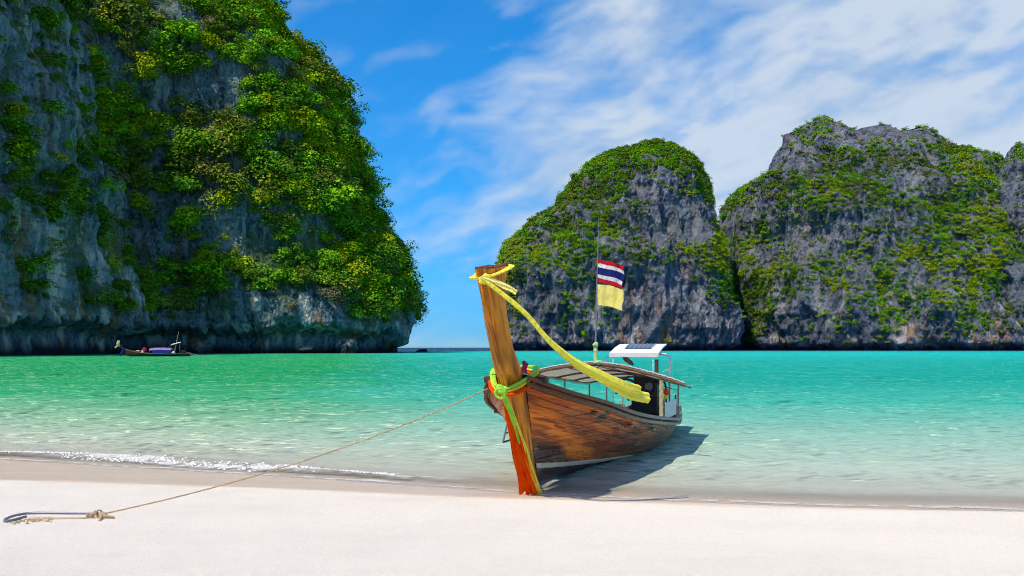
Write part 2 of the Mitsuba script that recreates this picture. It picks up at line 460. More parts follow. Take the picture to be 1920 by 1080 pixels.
def hill(name, D, depth, left, right, crest, seed, label, cover, nu=420, nv=240, power=.62, lean=.35, cut_h=2.5):
    """left, right: (z, x) edges of the outline; crest: (fraction of width, height)"""
    left, right, crest = np.array(left), np.array(right), np.array(crest)
    H = crest[:, 1].max()
    b = np.linspace(0, 1, nv) ** 1.0
    phi = np.linspace(-1.25, 1.25, nu) * np.pi / 2
    fx = .5 + .5 * np.sin(np.clip(phi, -np.pi / 2, np.pi / 2))
    V = np.zeros((nv, nu, 3))
    top = np.interp(fx, crest[:, 0], crest[:, 1])
    top = top * (1 + .025 * (meshkit.fbm(np.stack([fx * 9, 0 * fx, 0 * fx + seed], -1), 3, seed) - .5))
    zb = b * H
    xl, xr = np.interp(zb, left[:, 0], left[:, 1]), np.interp(zb, right[:, 0], right[:, 1])
    V[..., 0] = xl[:, None] + (xr - xl)[:, None] * fx[None]
    c = np.cos(phi)
    w = (xr - xl) / (xr - xl).max()
    bulge = np.sign(c) * np.abs(c) ** power
    E = depth * (w ** .8)[:, None] * (np.clip(1 - (b ** 3.2), 0, 1) ** .55)[:, None]
    V[..., 1] = D - E * bulge[None]
    V[..., 2] = b[:, None] * top[None] - 2
    N = sheet_normals(V)
    if (N[nv // 2, nu // 2] @ np.array([0, -1, 0])) < 0:
        N = -N
    P = V
    fade = np.clip((1 - b) / .15, .28, 1)[:, None] * np.clip(np.abs(c) / .35, .3, 1)[None]
    d = 13 * (meshkit.fbm(P / np.array([46, 46, 60]), 3, seed) - .5) * 2
    d += 20 * (ridged(np.stack([P[..., 0] / 26 + P[..., 2] / 90, P[..., 1] / 40, P[..., 2] / 75], -1), 3, seed + 5) - .55)
    d += 12 * (ridged(P / np.array([12, 12, 36]), 3, seed + 9) - .55)
    d += 4.2 * (ridged(P / np.array([4.6, 4.6, 10]), 2, seed + 13) - .5)
    d = (d - d.mean() - 1.5) * fade
    d -= 4.0 / (1 + np.exp((P[..., 2] - cut_h - 3 * (meshkit.noise(P / 7, seed) - .3)) / .5))
    V = V + N * d[..., None] * np.array([1, 1, .6])
    back = V[-1].copy(); back[:, 1] += depth * .5; back[:, 2] *= .6; back[:, 0] = back[:, 0].mean() + .9 * (back[:, 0] - back[:, 0].mean())
    V = np.concatenate([V, back[None]])
    V[0, :, 2] = -4
    N = sheet_normals(V)
    if (N[nv // 2, nu // 2] @ np.array([0, -1, 0])) < 0:
        N = -N
    g = np.clip(cover(V.reshape(-1, 3), N.reshape(-1, 3)) * 1.9 - .18, 0, .97)
    put(name, (V.reshape(-1, 3), grid_faces(*V.shape[:2])), 'far_slope_material', smooth=True, kind='structure', label=label, color=np.repeat(g[:, None], 3, 1))
    return V, N


def mX(px, D):
    return (px - 960) / 1900 * D


def mZ(py, D):
    return EYE + (652 - py) / 1900 * D


def outline(pts, D):
    a = np.array([(mZ(py, D), mX(px, D)) for px, py in pts]); return a[np.argsort(a[:, 0])]


def at(P, px, py, rx, ry, D):
    return np.exp(-((P[:, 0] - mX(px, D)) / (rx * D / 1900)) ** 2 - ((P[:, 2] - mZ(py, D)) / (ry * D / 1900)) ** 2)


DA, DB, DC = 650.0, 690.0, 640.0


def yellow(P):
    return .05 + .34 * at(P, 1700, 520, 70, 40, 660) + .22 * at(P, 1290, 490, 90, 30, 650) + .18 * at(P, 1520, 385, 60, 25, 680) + .08 * at(P, 1010, 470, 60, 50, 650) + .1 * at(P, 1760, 410, 50, 60, 660)


def mid_dens(P, NN):
    n = meshkit.fbm(P / np.array([15, 15, 17]), 3, 205)
    d = .95 * np.clip((P[:, 2] - mZ(392, DA)) / 8, 0, 1) - .55 * at(P, 1190, 370, 40, 22, DA) - .5 * at(P, 1090, 330, 25, 40, DA)
    d += .85 * at(P, 1010, 455, 75, 60, DA) + .6 * at(P, 1090, 420, 60, 60, DA) + .9 * at(P, 1270, 490, 105, 22, DA) + .5 * at(P, 1330, 430, 18, 120, DA) + .45 * at(P, 1190, 420, 40, 30, DA)
    d += .7 * at(P, 1070, 560, 28, 25, DA) + .5 * at(P, 1340, 540, 30, 40, DA) + .5 * at(P, 960, 560, 20, 60, DA)
    d -= .8 * at(P, 1240, 435, 60, 35, DA)
    return np.clip(1.05 * d, 0, 1) * np.clip((n - .30) * 6, .08, 1.3) + .22 * np.clip((n - .60) * 5, 0, 1)


def right_dens(P, NN):
    n = meshkit.fbm(P / np.array([15, 15, 15]), 3, 215)
    d = .22 * np.clip((P[:, 2] - mZ(250, DB)) / 8, 0, 1)
    for px, py, rx, ry, w in [(1510, 240, 40, 20, .5), (1510, 385, 95, 30, 1.3), (1560, 320, 50, 35, .7), (1640, 300, 70, 25, .5), (1770, 390, 60, 85, 1.3), (1800, 340, 45, 45, .9), (1700, 510, 95, 50, 1.3), (1740, 450, 60, 45, 1.0), (1630, 540, 70, 50, .7),
                              (1510, 590, 25, 40, .5), (1470, 530, 60, 35, .5), (1410, 480, 26, 60, .8), (1400, 590, 16, 50, .9), (1590, 585, 18, 30, .7), (1720, 600, 70, 25, .6), (1420, 350, 40, 30, .5), (1800, 300, 40, 30, .7)]:
        d += w * at(P, px, py, rx, ry, 670)
    return np.clip(1.05 * d, 0, 1) * np.clip((n - .31) * 6, .08, 1.3) + .20 * np.clip((n - .58) * 5, 0, 1)


def edge_dens(P, NN):
    n = meshkit.fbm(P / np.array([13, 13, 15]), 3, 225)
    d = .5 * np.clip((P[:, 2] - mZ(300, DC)) / 8, 0, 1)
    for px, py, rx, ry, w in [(1900, 290, 40, 25, .7), (1910, 570, 40, 40, 1.0), (1860, 470, 40, 40, .4), (1910, 370, 25, 30, .8), (1850, 600, 40, 30, .5)]:
        d += w * at(P, px, py, rx, ry, DC)
    return np.clip(1.05 * d, 0, 1) * np.clip((n - .31) * 6, .08, 1.3) + .20 * np.clip((n - .58) * 5, 0, 1)


midL = outline([(938, 660), (938, 540), (942, 490), (952, 450), (995, 408), (1045, 378), (1060, 350), (1100, 300), (1150, 276), (1190, 263), (1212, 256)], DA)
midR = outline([(1385, 660), (1372, 600), (1352, 520), (1346, 450), (1338, 390), (1326, 340), (1308, 303), (1274, 270), (1240, 259), (1214, 256)], DA)
HA = hill('limestone_hill', DA, 75, midL, midR, [(0, 134), (.5, 136), (1, 134)], 101, 'dome-shaped limestone hill with a green cap, standing behind the bow post', mid_dens)
rL = outline([(1390, 660), (1372, 560), (1366, 470), (1364, 400), (1375, 360), (1383, 325), (1400, 314), (1436, 300), (1442, 266), (1456, 243), (1470, 232)], DB)
rR = outline([(2120, 660), (2060, 500), (1960, 400), (1900, 330), (1875, 300), (1842, 288), (1806, 262), (1787, 246), (1770, 240)], DB)
hz = lambda py: mZ(py, DB)
crestB = [(0, hz(246)), (.12, hz(224)), (.24, hz(212)), (.36, hz(222)), (.44, hz(238)), (.52, hz(235)), (.62, hz(231)), (.74, hz(239)), (.86, hz(238)), (1, hz(256))]
HB = hill('limestone_hill', DB, 95, rL, rR, crestB, 141, 'broad grey limestone massif with a rounded summit and a green gully', right_dens, nu=560)
cL = outline([(1780, 660), (1800, 520), (1830, 420), (1850, 340), (1868, 292), (1880, 276), (1900, 265)], DC)
cR = outline([(2420, 660), (2380, 500), (2300, 330), (2240, 270), (2160, 240)], DC)
HC = hill('limestone_hill', DC, 70, cL, cR, [(0, mZ(268, DC)), (.1, mZ(262, DC)), (.4, mZ(235, DC)), (1, mZ(240, DC))], 171, 'limestone shoulder at the right edge of the photo, beside the massif', edge_dens, nu=320)

# small rocks: one far out in the gap, boulders in the notch of the near cliff
def boulder(r, seed, squash=.7, sub=3):
    m = trimesh.creation.icosphere(subdivisions=sub)
    v = np.array(m.vertices)
    k = 1 + .55 * (meshkit.fbm(v * 1.3 + seed, 3, seed) - .5) * 2 + .18 * (ridged(v * 2.7 + seed, 2, seed) - .5)
    v = v * k[:, None] * np.array([1, .9, squash]) * r
    return v, np.array(m.faces)


def rock_at(name, x, y, z, r, seed, label, squash=.7, group=None, mt='near_rock_material'):
    v, f = boulder(r, seed, squash)
    put(name, (v + np.array([x, y, z]), f), mt, smooth=50, label=label, cat='rock', group=group)


rock_at('rock_islet', mX(791, 430), 430, -.1, 2.3, 5, 'small dark rock islet standing alone in the gap between the cliffs', .55, mt='far_rock_material')
for i, (px, d, r, sq, lab) in enumerate([(383, 296, 3.2, .8, 'large boulder in the cliff notch just behind the distant boat'), (648, 318, 3.6, .9, 'boulder under the overhang near the right end of the near cliff'),
                                         (575, 312, 2.0, .6, 'low boulder in the middle of the dark notch of the near cliff')]):
    rock_at('boulder', mX(px, d), d, 1.2, r, 20 + i, lab, sq)

# ---------------------------------------------------------------- trees and shrubs on the rock
scene['leaf_material'] = {'type': 'twosided', 'bsdf': {'type': 'diffuse', 'reflectance': {'type': 'mesh_attribute', 'name': 'vertex_color'}}}
mat('bark_material', (.16, .12, .09), .8)
KINDS = {  # albedo of the leaves, name in the labels
    'bright': ((.33, .47, .012), 'bright yellow-green'),
    'lime': ((.17, .44, .014), 'fresh lime-green'),
    'mid': ((.125, .31, .016), 'mid-green'),
    'dark': ((.08, .19, .014), 'dark green'),
    'olive': ((.20, .27, .03), 'olive-green'),
    'dry': ((.21, .20, .095), 'grey-brown')}


def crown(seed, color, lobes, leaves, size, leaf, flat=.75, up=.45):
    r = np.random.default_rng(seed)
    vs, cs = [], []
    C = r.normal(0, .36, (lobes, 3)) * np.array([1, 1, .55]); C[0] = 0
    R = r.uniform(.32, .60, lobes)
    for c, rad in zip(C, R):
        tint = r.uniform(.65, 1.35) * np.array([r.uniform(.85, 1.2), 1, r.uniform(.7, 1.4)])
        d = r.normal(size=(leaves, 3)); d /= np.linalg.norm(d, axis=1, keepdims=True)
        d[:, 2] = np.where(d[:, 2] < -.55, -d[:, 2], d[:, 2])
        p = c + d * (rad * r.uniform(.62, 1.08, leaves) ** .7)[:, None]
        nrm = d + r.normal(0, .42, (leaves, 3)) + np.array([0, 0, up])
        nrm /= np.linalg.norm(nrm, axis=1, keepdims=True)
        a = np.cross(nrm, r.normal(size=(leaves, 3))); a /= np.linalg.norm(a, axis=1, keepdims=True)
        b = np.cross(nrm, a)
        s = leaf * r.uniform(.55, 1.25, leaves)[:, None]
        e = r.uniform(.5, .9, (leaves, 1))
        quad = np.stack([p - a * s, p - b * s * e + nrm * s * .12, p + a * s, p + b * s * e + nrm * s * .12], 1)
        vs.append(quad.reshape(-1, 3))
        col = np.array(color) * tint * r.uniform(.65, 1.4, (leaves, 1))
        cs.append(np.repeat(col, 4, 0))
    v, c = np.vstack(vs), np.vstack(cs)
    v[:, 2] *= flat
    f = np.arange(len(v)).reshape(-1, 4)
    return v * size, f, np.clip(c, 0, .6)


def trunk(seed):
    r = np.random.default_rng(seed)
    m = MB()
    m.tube(spline([(0, 0, -.75), (.03, .02, -.45), (0, 0, -.1)], 5), np.linspace(.055, .03, 5), 5)
    for k in range(4):
        a = k * 1.6 + r.random()
        m.tube(spline([(0, 0, -.3), (.18 * math.cos(a), .18 * math.sin(a), -.05), (.38 * math.cos(a), .38 * math.sin(a), .16)], 4), np.linspace(.028, .01, 4), 4)
    return m.mesh()


GROUPS = {}
for kind, (color, _) in KINDS.items():
    for k in range(3):
        v, f, c = crown(300 + 17 * k + len(GROUPS), color, 8 + 2 * k, 120, 1.0, .07, .85, .62)
        tv, tf = trunk(40 + k)
        g = f'tree_source_{kind}_{k}'
        scene[g] = {'type': 'shapegroup', 'crown': mikit.ply((v, f), 'leaf_material', smooth=False, color=c), 'trunk': mikit.ply((tv, tf), 'bark_material', smooth=40)}
        v, f, c = crown(700 + 17 * k + len(GROUPS), color, 7, 76, 1.0, .086, .8, .62)
        g2 = f'foliage_source_{kind}_{k}'
        scene[g2] = {'type': 'shapegroup', 'crown': mikit.ply((v, f), 'leaf_material', smooth=False, color=c)}
        v, f, c = crown(900 + 17 * k + len(GROUPS), tuple(.74 * a + .26 * b for a, b in zip(color, (.17, .33, .015))), 5, 34, 1.0, .135, .8, .75)
        g3 = f'shrub_source_{kind}_{k}'
        scene[g3] = {'type': 'shapegroup', 'crown': mikit.ply((v, f), 'leaf_material', smooth=False, color=c)}
        GROUPS[kind, k] = (g, g2, g3)


def plant(key, which, kind, k, p, s, rot, tilt=(0, 0)):
    scene[key] = {'type': 'instance', 'group': {'type': 'ref', 'id': GROUPS[kind, k][which]},
                  'to_world': T().translate([float(v) for v in p]).rotate([1, 0, 0], tilt[0]).rotate([0, 1, 0], tilt[1]).rotate([0, 0, 1], rot).scale([float(s), float(s), float(s * .95)])}


def blob(P, x, z, rx, rz):
    return np.exp(-((P[:, 0] - x) / rx) ** 2 - ((P[:, 2] - z) / rz) ** 2)


# near cliff: growth follows ledges and the sunny slope, bare rock shows on the steep shaded buttress, in the recess and above the notch
P, NN = scatter(NEARCLIFF[:-1], NEARN[:-1], 19000, 5)
r = np.random.default_rng(8)
main = (P[:, 1] > 287) & (P[:, 0] > -124)
wild = meshkit.fbm(P / np.array([13, 13, 15]), 3, 33)
fine_n = meshkit.fbm(P / 5.0, 2, 35)
steep = NN[:, 2]
dens = np.where(main, .95, 0.0)
buttress = ~main
hang = meshkit.fbm(np.stack([P[:, 1] / 9, P[:, 0] / 9, (P[:, 2] + .6 * P[:, 1]) / 26], -1), 3, 37)
dens = np.where(buttress, np.clip((hang - .46) * 5, 0, .8) + .35 * np.clip(steep * 2.5, 0, 1), dens)
K = .172
LX = lambda px: (px - 960) * K
LZ = lambda py: (652 - py) * K + EYE
for px, py, rx, rz, w in [(425, 200, 8, 13, 1.0), (330, 470, 10, 15, 1.0), (310, 560, 8, 12, .6), (590, 445, 5, 6, .8), (470, 30, 3, 8, .5), (660, 250, 5, 16, .5), (250, 120, 5, 14, .5),
                          (470, 590, 13, 5.5, 1.1), (560, 600, 11, 5.5, 1.1), (620, 560, 8, 9, .8), (500, 545, 8, 6, .6), (670, 590, 6, 6, .6)]:
    dens = dens - np.where(main, w * blob(P, LX(px), LZ(py), rx, rz), 0)
dens = dens - np.clip((12.5 - P[:, 2]) / 2.5, 0, 1.6)
dens = dens - .55 * np.clip((P[:, 0] + 52) / 8, 0, 1) * np.clip((24 - P[:, 2]) / 8, 0, 1)
for px, py, rx, rz, w in [(575, 575, 2.4, 6, .9), (510, 575, 1.5, 6, .7), (700, 600, 8, 8, .9), (400, 530, 5, 8, .5), (610, 600, 2, 5, .6), (345, 600, 7, 5, 1.2)]:
    dens = dens + np.where(main, w * blob(P, LX(px), LZ(py), rx, rz), 0)
dens = dens * np.clip((wild - .34) * 5.5, .06, 1.25) * np.clip((fine_n - .22) * 3.5, .25, 1.2)
view = (NN * (np.array([0, 0, EYE]) - P)).sum(1) > -40
ok = (r.random(len(P)) < dens * .66) & (P[:, 2] > 6.5) & (P[:, 1] > 150) & (P[:, 1] < 420)
P, NN, wild, fine_n, main = P[ok], NN[ok], wild[ok], fine_n[ok], main[ok]
size = (1.7 + 4.6 * r.random(len(P)) ** 1.7) * np.where(main, 1.0, .72) * (1 + .35 * (r.random(len(P)) > .88))
hue = meshkit.fbm(P / np.array([18, 18, 14]), 2, 44) + r.normal(0, .10, len(P)) + .085
kinds = np.select([hue > .70, hue > .60, hue > .50, hue > .40, hue > .33], ['bright', 'lime', 'mid', 'olive', 'dark'], 'dry')
kinds = np.where((kinds == 'dry') & (r.random(len(P)) < .5), 'olive', kinds)
right_edge = P[:, 0] > LX(690) + (P[:, 2] > 40) * -8
kinds = np.where(~main & (r.random(len(P)) < .75), np.where(r.random(len(P)) < .6, 'dark', 'mid'), kinds)
kinds = np.where(right_edge & (r.random(len(P)) < .55), np.where(r.random(len(P)) < .7, 'dark', 'mid'), kinds)
front = main & ((NN * (np.array([0, 0, EYE]) - P)).sum(1) > 0) & (P[:, 1] < 372)
px_, py_ = 960 + 1900 * P[:, 0] / P[:, 1], 652 - 1900 * (P[:, 2] - EYE) / P[:, 1]
front &= (px_ > 10) & (py_ > 10)
order = np.argsort(-np.where(front, size / P[:, 1], 0))
big = set(order[:290].tolist())
ROW = [(95, 'at the top'), (62, 'upper middle'), (36, 'lower middle'), (-9, 'low down')]
COL = [(-95, "the cliff's inner corner"), (-76, "the cliff's left half"), (-58, "the cliff's right half"), (999, "the cliff's right edge")]
n_stuff, told = 0, {}
for i in range(len(P)):
    p = P[i] + NN[i] * size[i] * .25 + np.array([0, 0, size[i] * .18])
    k, rot, tl = int(r.integers(3)), float(r.uniform(0, 360)), (float(r.normal(0, 9)), float(r.normal(0, 9)))
    if i in big:
        key = numbered('cliff_tree')
        plant(key, 0, kinds[i], k, p, size[i], rot, tl)
        row = next(t for z, t in ROW if P[i, 2] > z)
        col = next(t for x, t in COL if P[i, 0] < x)
        told.setdefault((kinds[i], row, col), []).append((P[i, 0] / P[i, 1], key))
    else:
        n_stuff += 1
        plant(f'cliff_foliage__{n_stuff:04d}', 1, kinds[i], k, p, size[i], rot, tl)
NTH = 'first second third fourth fifth sixth seventh eighth ninth tenth eleventh twelfth thirteenth fourteenth fifteenth sixteenth seventeenth eighteenth nineteenth twentieth'.split()
for (kind, row, col), found in told.items():
    word = KINDS[kind][1]
    for q_, (_, key) in enumerate(sorted(found)):
        nth = (NTH[q_] if q_ < 20 else f'{q_ + 1}th') + ' from left of the ' if len(found) > 1 else 'lone '
        tag(key, f'{nth}{word} tree{"s" * (len(found) > 1)} {row} on {col}', 'tree', f'{word} trees {row} on {col}')
tag('cliff_foliage', 'dense green trees and creepers covering the rest of the near cliff', 'foliage', kind='stuff')


def shrubs(name, HV, count, seed, dens_fn, label, smin=1.2, smax=3.0):
    V, N = HV
    P, NN = scatter(V[:-1], N[:-1], count, seed)
    r = np.random.default_rng(seed + 1)
    d = dens_fn(P, NN)
    ok = (r.random(len(P)) < d) & (P[:, 2] > 5)
    P, NN = P[ok], NN[ok]
    s = r.uniform(smin, smax, len(P))
    hue = meshkit.fbm(P / np.array([24, 24, 20]), 3, seed + 3) + r.normal(0, .05, len(P)) + yellow(P)
    kinds = np.select([hue > .66, hue > .585, hue > .49, hue > .43, hue > .32], ['bright', 'lime', 'mid', 'olive', 'dark'], 'dry')
    for i in range(len(P)):
        p = P[i] + NN[i] * s[i] * .15 + np.array([0, 0, s[i] * .1])
        plant(f'{name}__{i + 1:04d}', 2, kinds[i], int(r.integers(3)), p, s[i], float(r.uniform(0, 360)))
    tag(name, label, 'shrubs', kind='stuff')
    return len(P)


shrubs('dome_shrubs', HA, 15000, 401, mid_dens, 'green shrubs and low trees on the dome-shaped hill')
shrubs('massif_shrubs', HB, 22000, 431, right_dens, 'green and yellowish shrubs in the gullies and ledges of the massif')
shrubs('shoulder_shrubs', HC, 10000, 461, edge_dens, 'green shrubs on the rock shoulder at the right edge')

#BOAT#
# ---------------------------------------------------------------- the longtail boat: s metres aft of the stem foot, b to port, z up
TH = math.radians(16)
AX, NX, FOOT = np.array([math.sin(TH), math.cos(TH)]), np.array([math.cos(TH), -math.sin(TH)]), np.array([.157, 11.96])


def W(sbz):
    p = np.atleast_2d(np.asarray(sbz, float))
    return np.concatenate([FOOT + p[:, :1] * AX + p[:, 1:2] * NX, p[:, 2:3]], 1)


RB = np.array([[AX[0], NX[0], 0], [AX[1], NX[1], 0], [0, 0, 1.0]])  # boat axes to world


def boat_dr(p):
    x, y = p.x - float(FOOT[0]), p.y - float(FOOT[1])
    return x * float(AX[0]) + y * float(AX[1]), x * float(NX[0]) + y * float(NX[1]), p.z


def post_color(p, n, uv):
    s, b, z = boat_dr(p)
    u = s * .83 + z * .55            # across the raked timber
    v = z * .83 - s * .55            # along it
    g = noise(u * 46 + 1.8 * noise(v * 1.6, u * 5, 3.0), b * 46, v * 1.7)
    g2 = noise(u * 130 + 1.5 * noise(v * 3, 1.0, 2.0), b * 130, v * 3)
    broad = fbm(u * 6, b * 6, v * .9)
    c = mix((.86, .31, .012), (.42, .115, .005), smoothstep(.25, .75, g))
    c = mix(c, (.88, .40, .03), smoothstep(.45, .75, broad) * .7)
    c = c * (.72 + .5 * g2)
    crack = smoothstep(.80, .90, noise(u * 34, b * 20, v * .9)) * smoothstep(.4, .6, noise(u * 3, b * 3, v * 1.2))
    c = mix(c, (.05, .018, .006), crack * .8)
    grime = smoothstep(.55, .72, fbm(u * 4 + 9, b * 4, v * 1.4)) * .5
    return mix(c, (.10, .036, .012), grime)


def post_bump(p, n, uv):
    s, b, z = boat_dr(p)
    u, v = s * .83 + z * .55, z * .83 - s * .55
    return .016 * noise(u * 46 + 1.8 * noise(v * 1.6, u * 5, 3.0), b * 46, v * 1.7) + .008 * noise(u * 150, b * 150, v * 3)


mat('post_wood', proc(post_color), .52, proc(post_bump, eps=2e-3), 1.0, specular=.35)

ST_S, ST_Z = [0, 1, 2, 3, 4, 5.2, 12], [.36, .275, .195, .125, .06, -.01, -.2]


def hull_color(p, n, uv):
    s, b, z = boat_dr(p)
    sheer = piecewise(s, [-1, 1, 3, 5, 8], [1.47, 1.08, .76, .57, .42])
    rel = (sheer - z)
    gz = rel + .03 * fbm(s * 1.1, b * 2, 4.0)
    g = noise(s * 1.1, gz * 60, 1.0)
    g2 = fbm(s * 2.4, gz * 26, 5.0, octaves=4)
    board = cell_rand(dr.floor(uv.y + .001), dr.floor(uv.x + .001), 3)
    c = mix((.43, .080, .009), (.17, .030, .005), smoothstep(.3, .7, g2))
    c = mix(c, (.66, .17, .014), smoothstep(.46, .66, fbm(s * 1.2 + 3, gz * 9 + board * 2, 2.0, octaves=4)) * .85)
    c = c * (.70 + .5 * board) * (.75 + .5 * g)
    # bare orange wood worn in a long band, dark stained foot forward, sun-greyed boards aft
    worn = dr.exp(-dr.square((rel - .46 - .08 * s + .25 * (fbm(s * .9, 1.0, 2.0) - .5)) / .13)) * smoothstep(3.6, 1.5, s)
    c = mix(c, (.98, .255, .010), worn * smoothstep(.30, .55, g2))
    low = smoothstep(.54, .66, rel - .06 * s + .2 * (fbm(s * 1.6, z * 5, 9.0) - .5)) * smoothstep(4.5, 2.0, s)
    c = mix(c, (.040, .013, .007), low * .94)
    scuff = smoothstep(.56, .70, fbm(s * 3.0, gz * 17, 12.0, octaves=4)) * low
    c = mix(c, (.21, .085, .028), scuff * .8)
    knot = smoothstep(.10, .04, dr.sqrt(dr.square((s - 1.35) * .45) + dr.square(z - .86)))
    c = mix(c, (.02, .012, .008), knot * .9)
    grey = smoothstep(2.2, 6.0, s + 1.6 * (fbm(s * .8, gz * 6, 7.0) - .5))
    c = mix(c, mix((.20, .125, .055), (.10, .085, .055), g2), grey * .8)
    paint = smoothstep(.006, -.006, z - piecewise(s, ST_S, ST_Z) - .0)
    return mix(c, mix((.052, .012, .012), (.030, .008, .008), g2), paint)


def hull_bump(p, n, uv):
    s, b, z = boat_dr(p)
    return .012 * noise(s * 1.5, z * 70, 1.0) + .016 * fbm(s * 5, z * 24, 2.0)


mat('hull_wood', proc(hull_color), .34, proc(hull_bump, eps=3e-3), 1.0, specular=.4)
mat('hull_inside', (.075, .036, .018), .7)


def rail_color(p, n, uv):
    s, b, z = boat_dr(p)
    g = fbm(s * 3, b * 40, z * 50)
    return mix(mix((.085, .032, .014), (.15, .065, .03), g), mix((.20, .185, .14), (.33, .31, .25), g), smoothstep(-.2, 4.2, s))


mat('rail_wood', proc(rail_color), .6)


def grain(key, a, b_, rough, dirx=(3, 3, 40), bs=.002):
    mat(key, proc(lambda p, n, uv: mix(a, b_, fbm(p.x * dirx[0], p.y * dirx[1], p.z * dirx[2])) * (.8 + .4 * noise(p.x * 70, p.y * 70, p.z * 70))), rough,
        proc(lambda p, n, uv: bs * fbm(p.x * 30, p.y * 30, p.z * 60)), 1.0)


grain('end_wood', (.18, .065, .025), (.035, .018, .012), .85, (22, 22, 22), .012)
grain('brown_wood', (.24, .135, .075), (.10, .052, .03), .7, (9, 9, 30))
grain('dark_wood', (.095, .036, .016), (.045, .018, .01), .6, (5, 5, 30))
grain('pole_wood', (.42, .33, .24), (.22, .15, .10), .75, (14, 14, 14))
grain('engine_black', (.018, .018, .02), (.008, .008, .009), .45, (9, 9, 9))
grain('engine_rust', (.085, .036, .022), (.03, .015, .011), .7, (14, 14, 14))
grain('canvas', (.56, .51, .42), (.48, .43, .35), .9, (4, 4, 4), .001)
grain('white_paint', (.80, .80, .78), (.70, .69, .66), .45, (3, 3, 3), .0006)
grain('panel_paint', (.55, .60, .61), (.42, .46, .47), .55, (6, 6, 6), .001)
grain('cream_paint', (.66, .60, .44), (.50, .43, .30), .55, (6, 6, 12), .001)
mat('chrome', (.62, .64, .66), .22, metallic=1.0)
mat('steel', (.20, .21, .26), .5, metallic=.5)
mat('solar_cell', (.035, .06, .11), .18, clearcoat=.6)
mat('blue_strap', (.012, .022, .075), .8)
mat('mast_paint', (.14, .18, .28), .5)


def cloth(key, c, k=.16):
    lo = tuple(v * (1 - k) for v in c)
    scene[key] = {'type': 'bumpmap', 'relief': proc(lambda p, n, uv: .004 * noise(p.x * 120, p.y * 120, p.z * 60) + .03 * fbm(p.x * 22, p.y * 22, p.z * 10)), 'scale': 1.0,
        'bsdf': {'type': 'principledthin', 'base_color': proc(lambda p, n, uv: mix(lo, c, fbm(p.x * 14, p.y * 14, p.z * 14))), 'roughness': .7, 'diff_trans': .45, 'spec_trans': 0.0, 'eta': 1.3, 'sheen': .2}}
    return key


cloth('awning_canvas', (.90, .86, .76)); cloth('yellow_cloth', (1.0, .94, .12)); cloth('pale_yellow_cloth', (.96, .88, .27)); cloth('green_cloth', (.48, .95, .10)); cloth('orange_cloth', (1.0, .115, .004))
cloth('pink_cloth', (.62, .05, .17)); cloth('red_cloth', (.62, .02, .035)); cloth('white_cloth', (.82, .82, .84)); cloth('navy_cloth', (.02, .035, .20))
cloth('lilac_cloth', (.36, .26, .58)); cloth('blue_cloth', (.02, .06, .34)); cloth('cream_cloth', (.78, .72, .42)); cloth('rope_fibre', (.78, .54, .29), .3)

# ---- hull surface
G_S = np.array([-.65, -.49, -.29, .11, .63, 1.2, 2.23, 3.21, 4.21, 5.53, 6.5, 8.0, 9.5, 10.8])
G_B = np.array([.17, .258, .363, .509, .640, .75, .897, .979, 1.024, 1.042, 1.02, .88, .70, .55])
G_Z = np.array([1.42, 1.365, 1.305, 1.21, 1.124, 1.037, .853, .739, .65, .543, .475, .41, .40, .45])
K_S = np.array([.30, 1.35, 3.0, 4.4, 7.0, 9.0, 10.3])
K_Z = np.array([.11, .069, -.03, -.11, -.20, -.15, .0])
R_Z = np.array([.10, .225, .423, .768, 1.091, 1.218, 1.42])
R_S = np.array([.33, .24, .07, -.13, -.34, -.44, -.65])
R_B = np.array([.05, .06, .08, .10, .125, .14, .17])
NU = 150
UU = np.linspace(0, 1, NU) ** 1.15


def smooth1(y, k=5):
    yp = np.pad(y, k, mode='reflect', reflect_type='odd')
    return np.convolve(yp, np.ones(2 * k + 1) / (2 * k + 1), 'valid')


gs = -.65 + UU * (10.8 + .65); gb = smooth1(np.interp(gs, G_S, G_B), 4); gz = smooth1(np.interp(gs, G_S, G_Z), 4)
gb[0], gz[0] = .17, 1.42
ks = .33 + UU * (10.3 - .33); kz = smooth1(np.interp(ks, K_S, K_Z), 4); kb = .05 + .10 * np.clip((ks - 6) / 4, 0, 1)


def hull_point(u, tau):
    """u, tau arrays in [0, 1] -> s, b, z (port side)"""
    it = lambda A: np.interp(u, UU, A)
    g, k = np.stack([it(gs), it(gb), it(gz)], -1), np.stack([it(ks), it(kb), it(kz)], -1)
    sm = .5 * (g[..., 0] + k[..., 0])
    e = np.interp(sm, [-.6, 1, 2.5, 4.3, 5.5, 6.5, 9.5, 10.6], [1.15, .95, .75, .57, .38, .33, .36, .5])
    pz = .9 / e
    fz, fb = tau ** pz, tau ** .9
    s = k[..., 0] + (g[..., 0] - k[..., 0]) * fz
    b = k[..., 1] + (g[..., 1] - k[..., 1]) * fb
    z = k[..., 2] + (g[..., 2] - k[..., 2]) * fz
    # at the bow the boards land on the stem
    fade = np.exp(-(np.maximum(u, 0) / .035)) * (1 - tau ** 6)
    rs, rb = np.interp(z, R_Z, R_S), np.interp(z, R_Z, R_B)
    s0 = .33 + (-.65 - .33) * fz
    s = s + (rs - s0) * fade
    b = b + (rb - (.05 + .12 * fb)) * fade
    return np.stack([s, b, z], -1)


def hull_normal(u, tau, h=1e-3):
    d1 = hull_point(np.minimum(u + h, 1), tau) - hull_point(np.maximum(u - h, 0), tau)
    d2 = hull_point(u, np.minimum(tau + h, 1)) - hull_point(u, np.maximum(tau - h, 0))
    n = np.cross(d1, d2)
    n /= np.linalg.norm(n, axis=-1, keepdims=True) + 1e-12
    return np.where((n[..., 1:2] < 0), -n, n)


